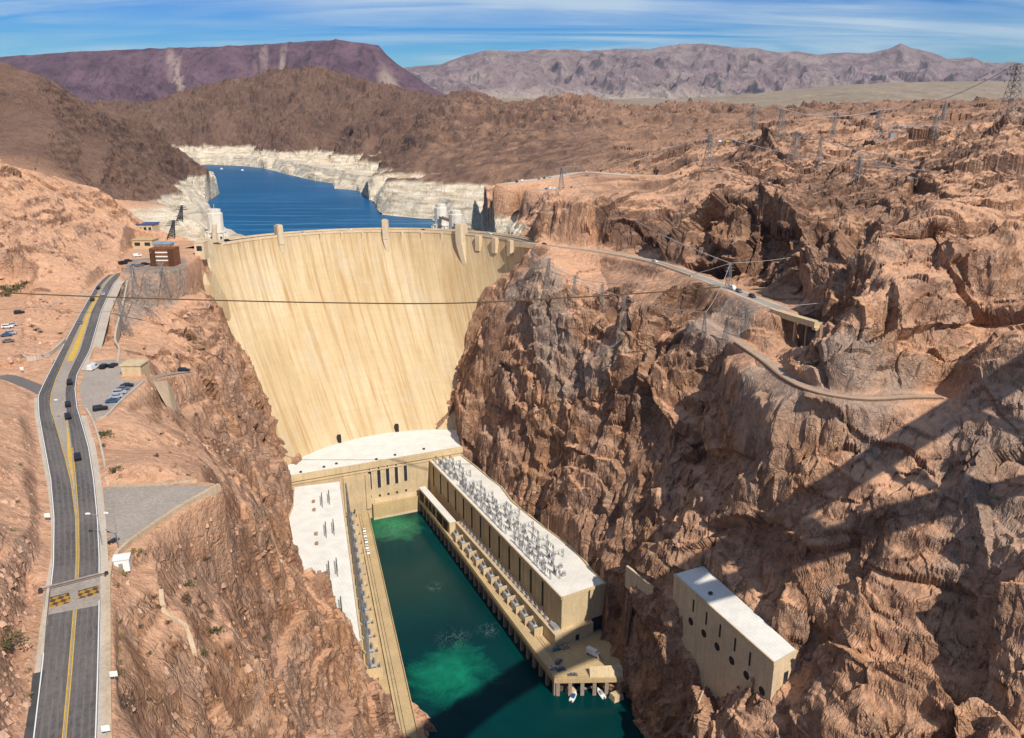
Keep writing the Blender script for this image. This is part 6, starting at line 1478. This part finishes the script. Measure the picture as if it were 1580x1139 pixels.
# ------------------------------------------------------------------ lattice pylons and power lines
def pylon(base, h, w_, rz, label, arms=3, thin=.25, name='pylon', mat='pylon', lean=0.0):
    t = thing(name, base, label, 'pylon', None, rz); t['local'] = True
    def leg(k, f):
        dx, dy = ((-1, -1), (1, -1), (1, 1), (-1, 1))[k]; s_ = w_ / 2 * (1 - f * .86) if f < .7 else w_ / 2 * (.398 - (f - .7) * .5)
        return (dx * s_ + lean * h * f, dy * s_, h * f - .5)
    b = MB(); lv = [0, .2, .36, .5, .62, .72, .82, .91, 1.0]
    for k in range(4):
        for f0, f1 in zip(lv[:-1], lv[1:]):
            b.bar(leg(k, f0), leg(k, f1), thin * 1.6); k2 = (k + 1) % 4
            b.bar(leg(k, f0), leg(k2, f1), thin); b.bar(leg(k2, f0), leg(k, f1), thin); b.bar(leg(k, f1), leg(k2, f1), thin)
    b.build('mast', mat, t)
    for i in range(arms):
        f = .70 + .12 * i; al = w_ * (.95 - .15 * i); z = h * f; b = MB()
        for s_ in (-1, 1):
            tip = (s_ * al + lean * h * f, 0, z); b.bar((lean * h * f, -.6, z), tip, thin); b.bar((lean * h * f, .6, z), tip, thin); b.bar((lean * h * (f + .06), 0, z + h * .06), tip, thin)
        b.build('crossarm', mat, t)
        for s_ in (-1, 1):
            b = MB(); b.bar((s_ * al + lean * h * f, 0, z), (s_ * al + lean * h * f, 0, z - h * .045), thin * 1.4, 6); b.build('insulator', 'steel_dark', t)
    return t
def pyl(px, yb, yt, label, wr=.3, rz=.4, **k):
    p = G(px, yb); a, bb_, c = ray(px, yt); z = H + c / bb_ * p.y; h = max(8, z - p.z)
    pylon(p, h, h * wr, rz, label, **k); return Vector((p.x, p.y, p.z + h))
PT = {}
PT['big'] = pyl(1556, 186, 97, 'tallest steel lattice pylon rising above the mountain skyline', .33, .5, thin=.3)
PT['b'] = pyl(1351, 220, 170, 'steel pylon against the brown rim, nearest the substation', .3, .3)
PT['c'] = pyl(1160, 210, 165, 'thin steel pylon on the brown rim standing apart from the others', .3, .6)
PT['d'] = pyl(1203, 216, 168, 'dense steel pylon beside the dark rock notch', .34, .2)
PT['e'] = pyl(1224, 252, 202, 'steel pylon on the orange slope in front of the dense one', .34, .4)
PT['f'] = pyl(1093, 262, 206, 'steel pylon on the pale slope above the dark triangular rock', .3, .4)
PT['g'] = pyl(1322, 280, 240, 'steel pylon low on the orange slope right of centre', .34, .7)
PT['h'] = pyl(1440, 214, 176, 'short steel pylon at the far side of the substation', .3, .2)
PT['i'] = pyl(1124, 446, 406, 'slim steel pylon beside the curving arizona road', .22, .4, thin=.14)
PT['j'] = pyl(866, 292, 258, 'thin steel pylon among the cars on the terraces', .25, .2, thin=.16)
PT['k'] = pyl(1455, 186, 160, 'tiny steel pylon on the rim near the tallest one', .3, .2)
# leaning lattice towers on the pale bank by the Nevada intake
PT['n1'] = pyl(264, 366, 340, 'dark leaning lattice tower, lower one on the pale bank', .42, .3, name='lattice_tower', mat='steel_dark', thin=.35, lean=.25)
PT['n2'] = pyl(277, 340, 317, 'dark leaning lattice tower, upper one on the pale bank', .42, .3, name='lattice_tower', mat='steel_dark', thin=.35, lean=.25)
for i, (x, yb, yt, lab, ln) in enumerate([(818, 428, 386, 'slim pylon at the arizona end of the dam, closest to the crest', .1), (842, 445, 398, 'slim pylon on the grey scree, second from the arizona crest', .12), (884, 462, 424, 'slim pylon on the grey scree above the buttress', .1), (930, 486, 436, 'slim pylon on the pale bench right of the buttress', -.08), (962, 508, 456, 'slim pylon at the brow of the arizona wall', -.1), (1086, 522, 482, 'slim pylon at the upper end of the lower track', .1), (1118, 528, 488, 'slim pylon beside the first bend of the lower track', -.1), (1152, 512, 474, 'slim pylon between the two arizona roads', .1), (214, 470, 410, 'slim grey lattice mast on the rubble slope beside the road parapet', .14), (238, 492, 428, 'slim grey lattice mast in the middle of the nevada rubble slope', .14), (258, 456, 404, 'slim grey lattice mast under the brown clad building', .12), (200, 520, 460, 'slim grey lattice mast lowest on the nevada rubble slope', .14), (1262, 262, 214, 'steel pylon on the orange slope between two taller ones', .0), (1285, 212, 172, 'faint steel pylon on the brown rim left of the substation', .0)]):
    PT['s%d' % i] = pyl(x, yb, yt, lab, .2, .3 * i, thin=.14 if yb > 300 else .24, lean=ln)
# substation
p = G(1408, 212); t = thing('substation', p, 'grey electrical substation of low frames on the brown rim', 'substation')
for j in (0, 1):
    b = MB(); y = p.y + j * 12
    for i in range(5):
        x = p.x - 22 + i * 11; b.bar((x, y, p.z - 2), (x, y, p.z + 10), .5)
        if i < 4: b.bar((x, y, p.z + 9.5), (x + 11, y, p.z + 9.5), .5); b.bar((x, y, p.z + 5), (x + 11, y, p.z + 9.5), .25)
    b.build('frame', 'steel', t)
for i in range(4):
    b = MB(); b.box((p.x - 16 + i * 11, p.y + 5, p.z + 1.2), (5, 4, 5)); b.build('transformer_tank', 'steel', t)
def sag(p, q, s_, n=18): return [(p[0] + (q[0] - p[0]) * k / n, p[1] + (q[1] - p[1]) * k / n, p[2] + (q[2] - p[2]) * k / n - 4 * s_ * (k / n) * (1 - k / n)) for k in range(n + 1)]
def tube(name, pts, d, mat, label, cat, group=None, n=5):
    b = MB()
    for p_, q_ in zip(pts[:-1], pts[1:]): b.bar(p_, q_, d, n)
    return tag(b.build(name, mat), label, cat, group)
MATS['cable'] = simple('pale_aluminium_cable', (.42, .38, .35), .6, .2)
far_r = Vector((420, 330, 320))
LG = 'power lines over the cliffs'
PLAB = 'thin pale power line sagging between pylons over the brown cliffs'
for a_, b_, s_ in [(PT['f'], PY(1590, 268, 470), 8), (PT['e'], PY(1590, 262, 470), 7), (PT['g'], PY(1590, 300, 430), 6), (PY(1035, 300, 700), PY(1590, 232, 520), 10), (PY(1050, 336, 640), PY(1500, 288, 500), 8), (PY(1060, 345, 640), PY(1470, 312, 500), 8), (PY(1080, 356, 620), PY(1450, 330, 480), 7), (PT['d'], PT['b'], 6), (PT['c'], PT['d'], 4), (PT['b'], PT['big'], 8), (PT['j'], PT['f'], 6), (PT['i'], PY(1420, 340, 430), 5), (PT['j'], PT['i'], 8), (PT['s0'], PT['s3'], 5), (PT['s1'], PT['s4'], 5), (PT['s3'], PT['i'], 4), (PT['s5'], PT['i'], 3), (PT['s2'], PT['s5'], 5), (PT['s7'], PY(1590, 390, 360), 6), (PT['s8'], PT['n1'], 5), (PT['s9'], PT['s10'], 3), (PT['s11'], PT['s8'], 3), (PT['s12'], PY(1590, 285, 450), 7), (PT['s13'], PT['b'], 4), (PT['d'], PT['s13'], 4), (PT['e'], PT['s12'], 3), (PY(1100, 372, 560), PY(1590, 345, 400), 6), (PY(1040, 318, 690), PY(1590, 318, 420), 8)]:
    tube('power_line', sag(a_, b_, s_), .3 * min(2.4, max(1, a_[1] / 450)), 'cable', PLAB, 'power line', LG, 4)
# the cableway that hangs across the canyon in front of the dam
cp = [PY(-120, 449, 395), PY(0, 452, 400), PY(150, 458, 405), PY(310, 463, 410), PY(520, 467.5, 412), PY(700, 468, 412), PY(870, 460, 410), PY(1000, 452, 408), PY(1080, 446, 402), PY(1112, 443, 400)]
cps = smooth_line(cp, 6); b = MB()
for dz, dy in ((.2, 0), (-.2, .1), (0, .4)):
    for p_, q_ in zip(cps[:-1], cps[1:]): b.bar((p_[0], p_[1] + dy, p_[2] + dz), (q_[0], q_[1] + dy, q_[2] + dz), .3, 5)
tag(b.build('cableway', simple('rusty_brown_cable', (.17, .105, .05), .7)), 'brown cableway ropes stretched right across the canyon in front of the dam', 'cable')
# ------------------------------------------------------------------ the arch bridge the photograph is taken from (it shades the Arizona wall)
br = thing('arch_bridge', (0, 0, 266), 'concrete arch road bridge whose banded shadow lies on the arizona wall', 'bridge')
bd = Vector((.711, .703, 0)); bn = Vector((.703, -.711, 0))
def BP(t_, o_, z): v = bd * t_ + bn * o_; return (v.x, v.y, z)
BW0, BW1, BZ = .6, 12.5, 266.0
def bslab(t0, t1, o0, o1, z0, z1, name, mat='conc_pale'):
    b = MB(); b.prism([BP(t0, o0, 0)[:2], BP(t1, o0, 0)[:2], BP(t1, o1, 0)[:2], BP(t0, o1, 0)[:2]], z0, z1); return b.build(name, mat, br)
bslab(-260, 330, BW0, BW1, BZ - 2.4, BZ, 'deck'); bslab(-260, 330, BW1 - .5, BW1, BZ, BZ + 1.2, 'parapet')
CT0, HALF, RISE = 170.0, 170.0, 84.0
for o0 in (BW0 + .8, BW1 - 4.8):
    b = MB(); n = 40; vs = []
    for k in range(n + 1):
        t_ = CT0 - HALF + 2 * HALF * k / n; zc_ = BZ - 6 - RISE * ((t_ - CT0) / HALF) ** 2; sl2 = math.hypot(1, 2 * RISE * (t_ - CT0) / HALF ** 2); dz = 2.2 * sl2
        vs += [BP(t_, o0, zc_ - dz), BP(t_, o0 + 4, zc_ - dz), BP(t_, o0 + 4, zc_ + dz), BP(t_, o0, zc_ + dz)]
    b.add(vs, [(k * 4 + i, k * 4 + (i + 1) % 4, k * 4 + 4 + (i + 1) % 4, k * 4 + 4 + i) for k in range(n) for i in range(4)] + [(3, 2, 1, 0), tuple(4 * n + i for i in range(4))]); b.build('arch_rib', 'conc_pale', br)
for k in range(-6, 7):
    t_ = CT0 + k * 26; zc_ = BZ - 6 - RISE * ((t_ - CT0) / HALF) ** 2
    if zc_ > BZ - 6.5: continue
    for o0 in (BW0 + 2, BW1 - 5.6): bslab(t_ - 1.5, t_ + 1.5, o0, o0 + 3.6, zc_, BZ - 2.4, 'column')

# loose stones lying on the Nevada slope
b = MB(); rs = random.Random(5); cnt = 0
while cnt < 1900:
    px, py = rs.choice(((rs.uniform(175, 460), rs.uniform(650, 1139)), (rs.uniform(0, 60), rs.uniform(640, 1139)), (rs.uniform(185, 340), rs.uniform(470, 740)), (rs.uniform(10, 130), rs.uniform(460, 560)), (rs.uniform(0, 190), rs.uniform(300, 440))))
    p = G(px, py)
    if p.z < 95 or abs(p.z - RZ) < .12 or abs(p.z - 173.2) < .12: continue
    r_ = min(1.2, .14 + rs.expovariate(5.5)) * (1 if py > 600 else 1.5); k = rs.randint(5, 7); a0 = rs.uniform(0, 6); hh_ = r_ * rs.uniform(.5, 1.1)
    lo = [(p.x + r_ * rs.uniform(.7, 1.2) * math.cos(a0 + 6.283 * i / k), p.y + r_ * rs.uniform(.7, 1.2) * math.sin(a0 + 6.283 * i / k), p.z - .3) for i in range(k)]
    hi = [(p.x + (q[0] - p.x) * rs.uniform(.4, .8), p.y + (q[1] - p.y) * rs.uniform(.4, .8), p.z + hh_ * rs.uniform(.7, 1)) for q in lo]
    b.add(lo + hi, [tuple(range(k, 2 * k))] + [(i, (i + 1) % k, k + (i + 1) % k, k + i) for i in range(k)]); cnt += 1
m, nt, bb = new_mat('loose_stone'); g = N(nt, 'ShaderNodeNewGeometry'); bb.inputs['Roughness'].default_value = .9
nt.links.new(ramp(nt, g.outputs['Random Per Island'], [(0, (.26, .14, .09)), (.6, (.50, .29, .19)), (1, (.60, .40, .28))]), bb.inputs['Base Color']); MATS['loose'] = m
tag(b.build('rubble', 'loose'), kind='stuff')
# ------------------------------------------------------------------ the dry desert air
b = MB(); b.box((0, 13000, 740), (52000, 30000, 1506)); hz = b.build('haze', MATS['dark'])
m = bpy.data.materials.new('haze_air'); m.use_nodes = True; nt = m.node_tree; nt.nodes.clear()
pv = N(nt, 'ShaderNodeVolumePrincipled'); pv.inputs['Color'].default_value = (.78, .86, 1.0, 1); pv.inputs['Density'].default_value = 1.5e-5; pv.inputs['Anisotropy'].default_value = .2
ou = N(nt, 'ShaderNodeOutputMaterial'); nt.links.new(pv.outputs[0], ou.inputs['Volume']); hz.data.materials.clear(); hz.data.materials.append(m)
tag(hz, kind='stuff')
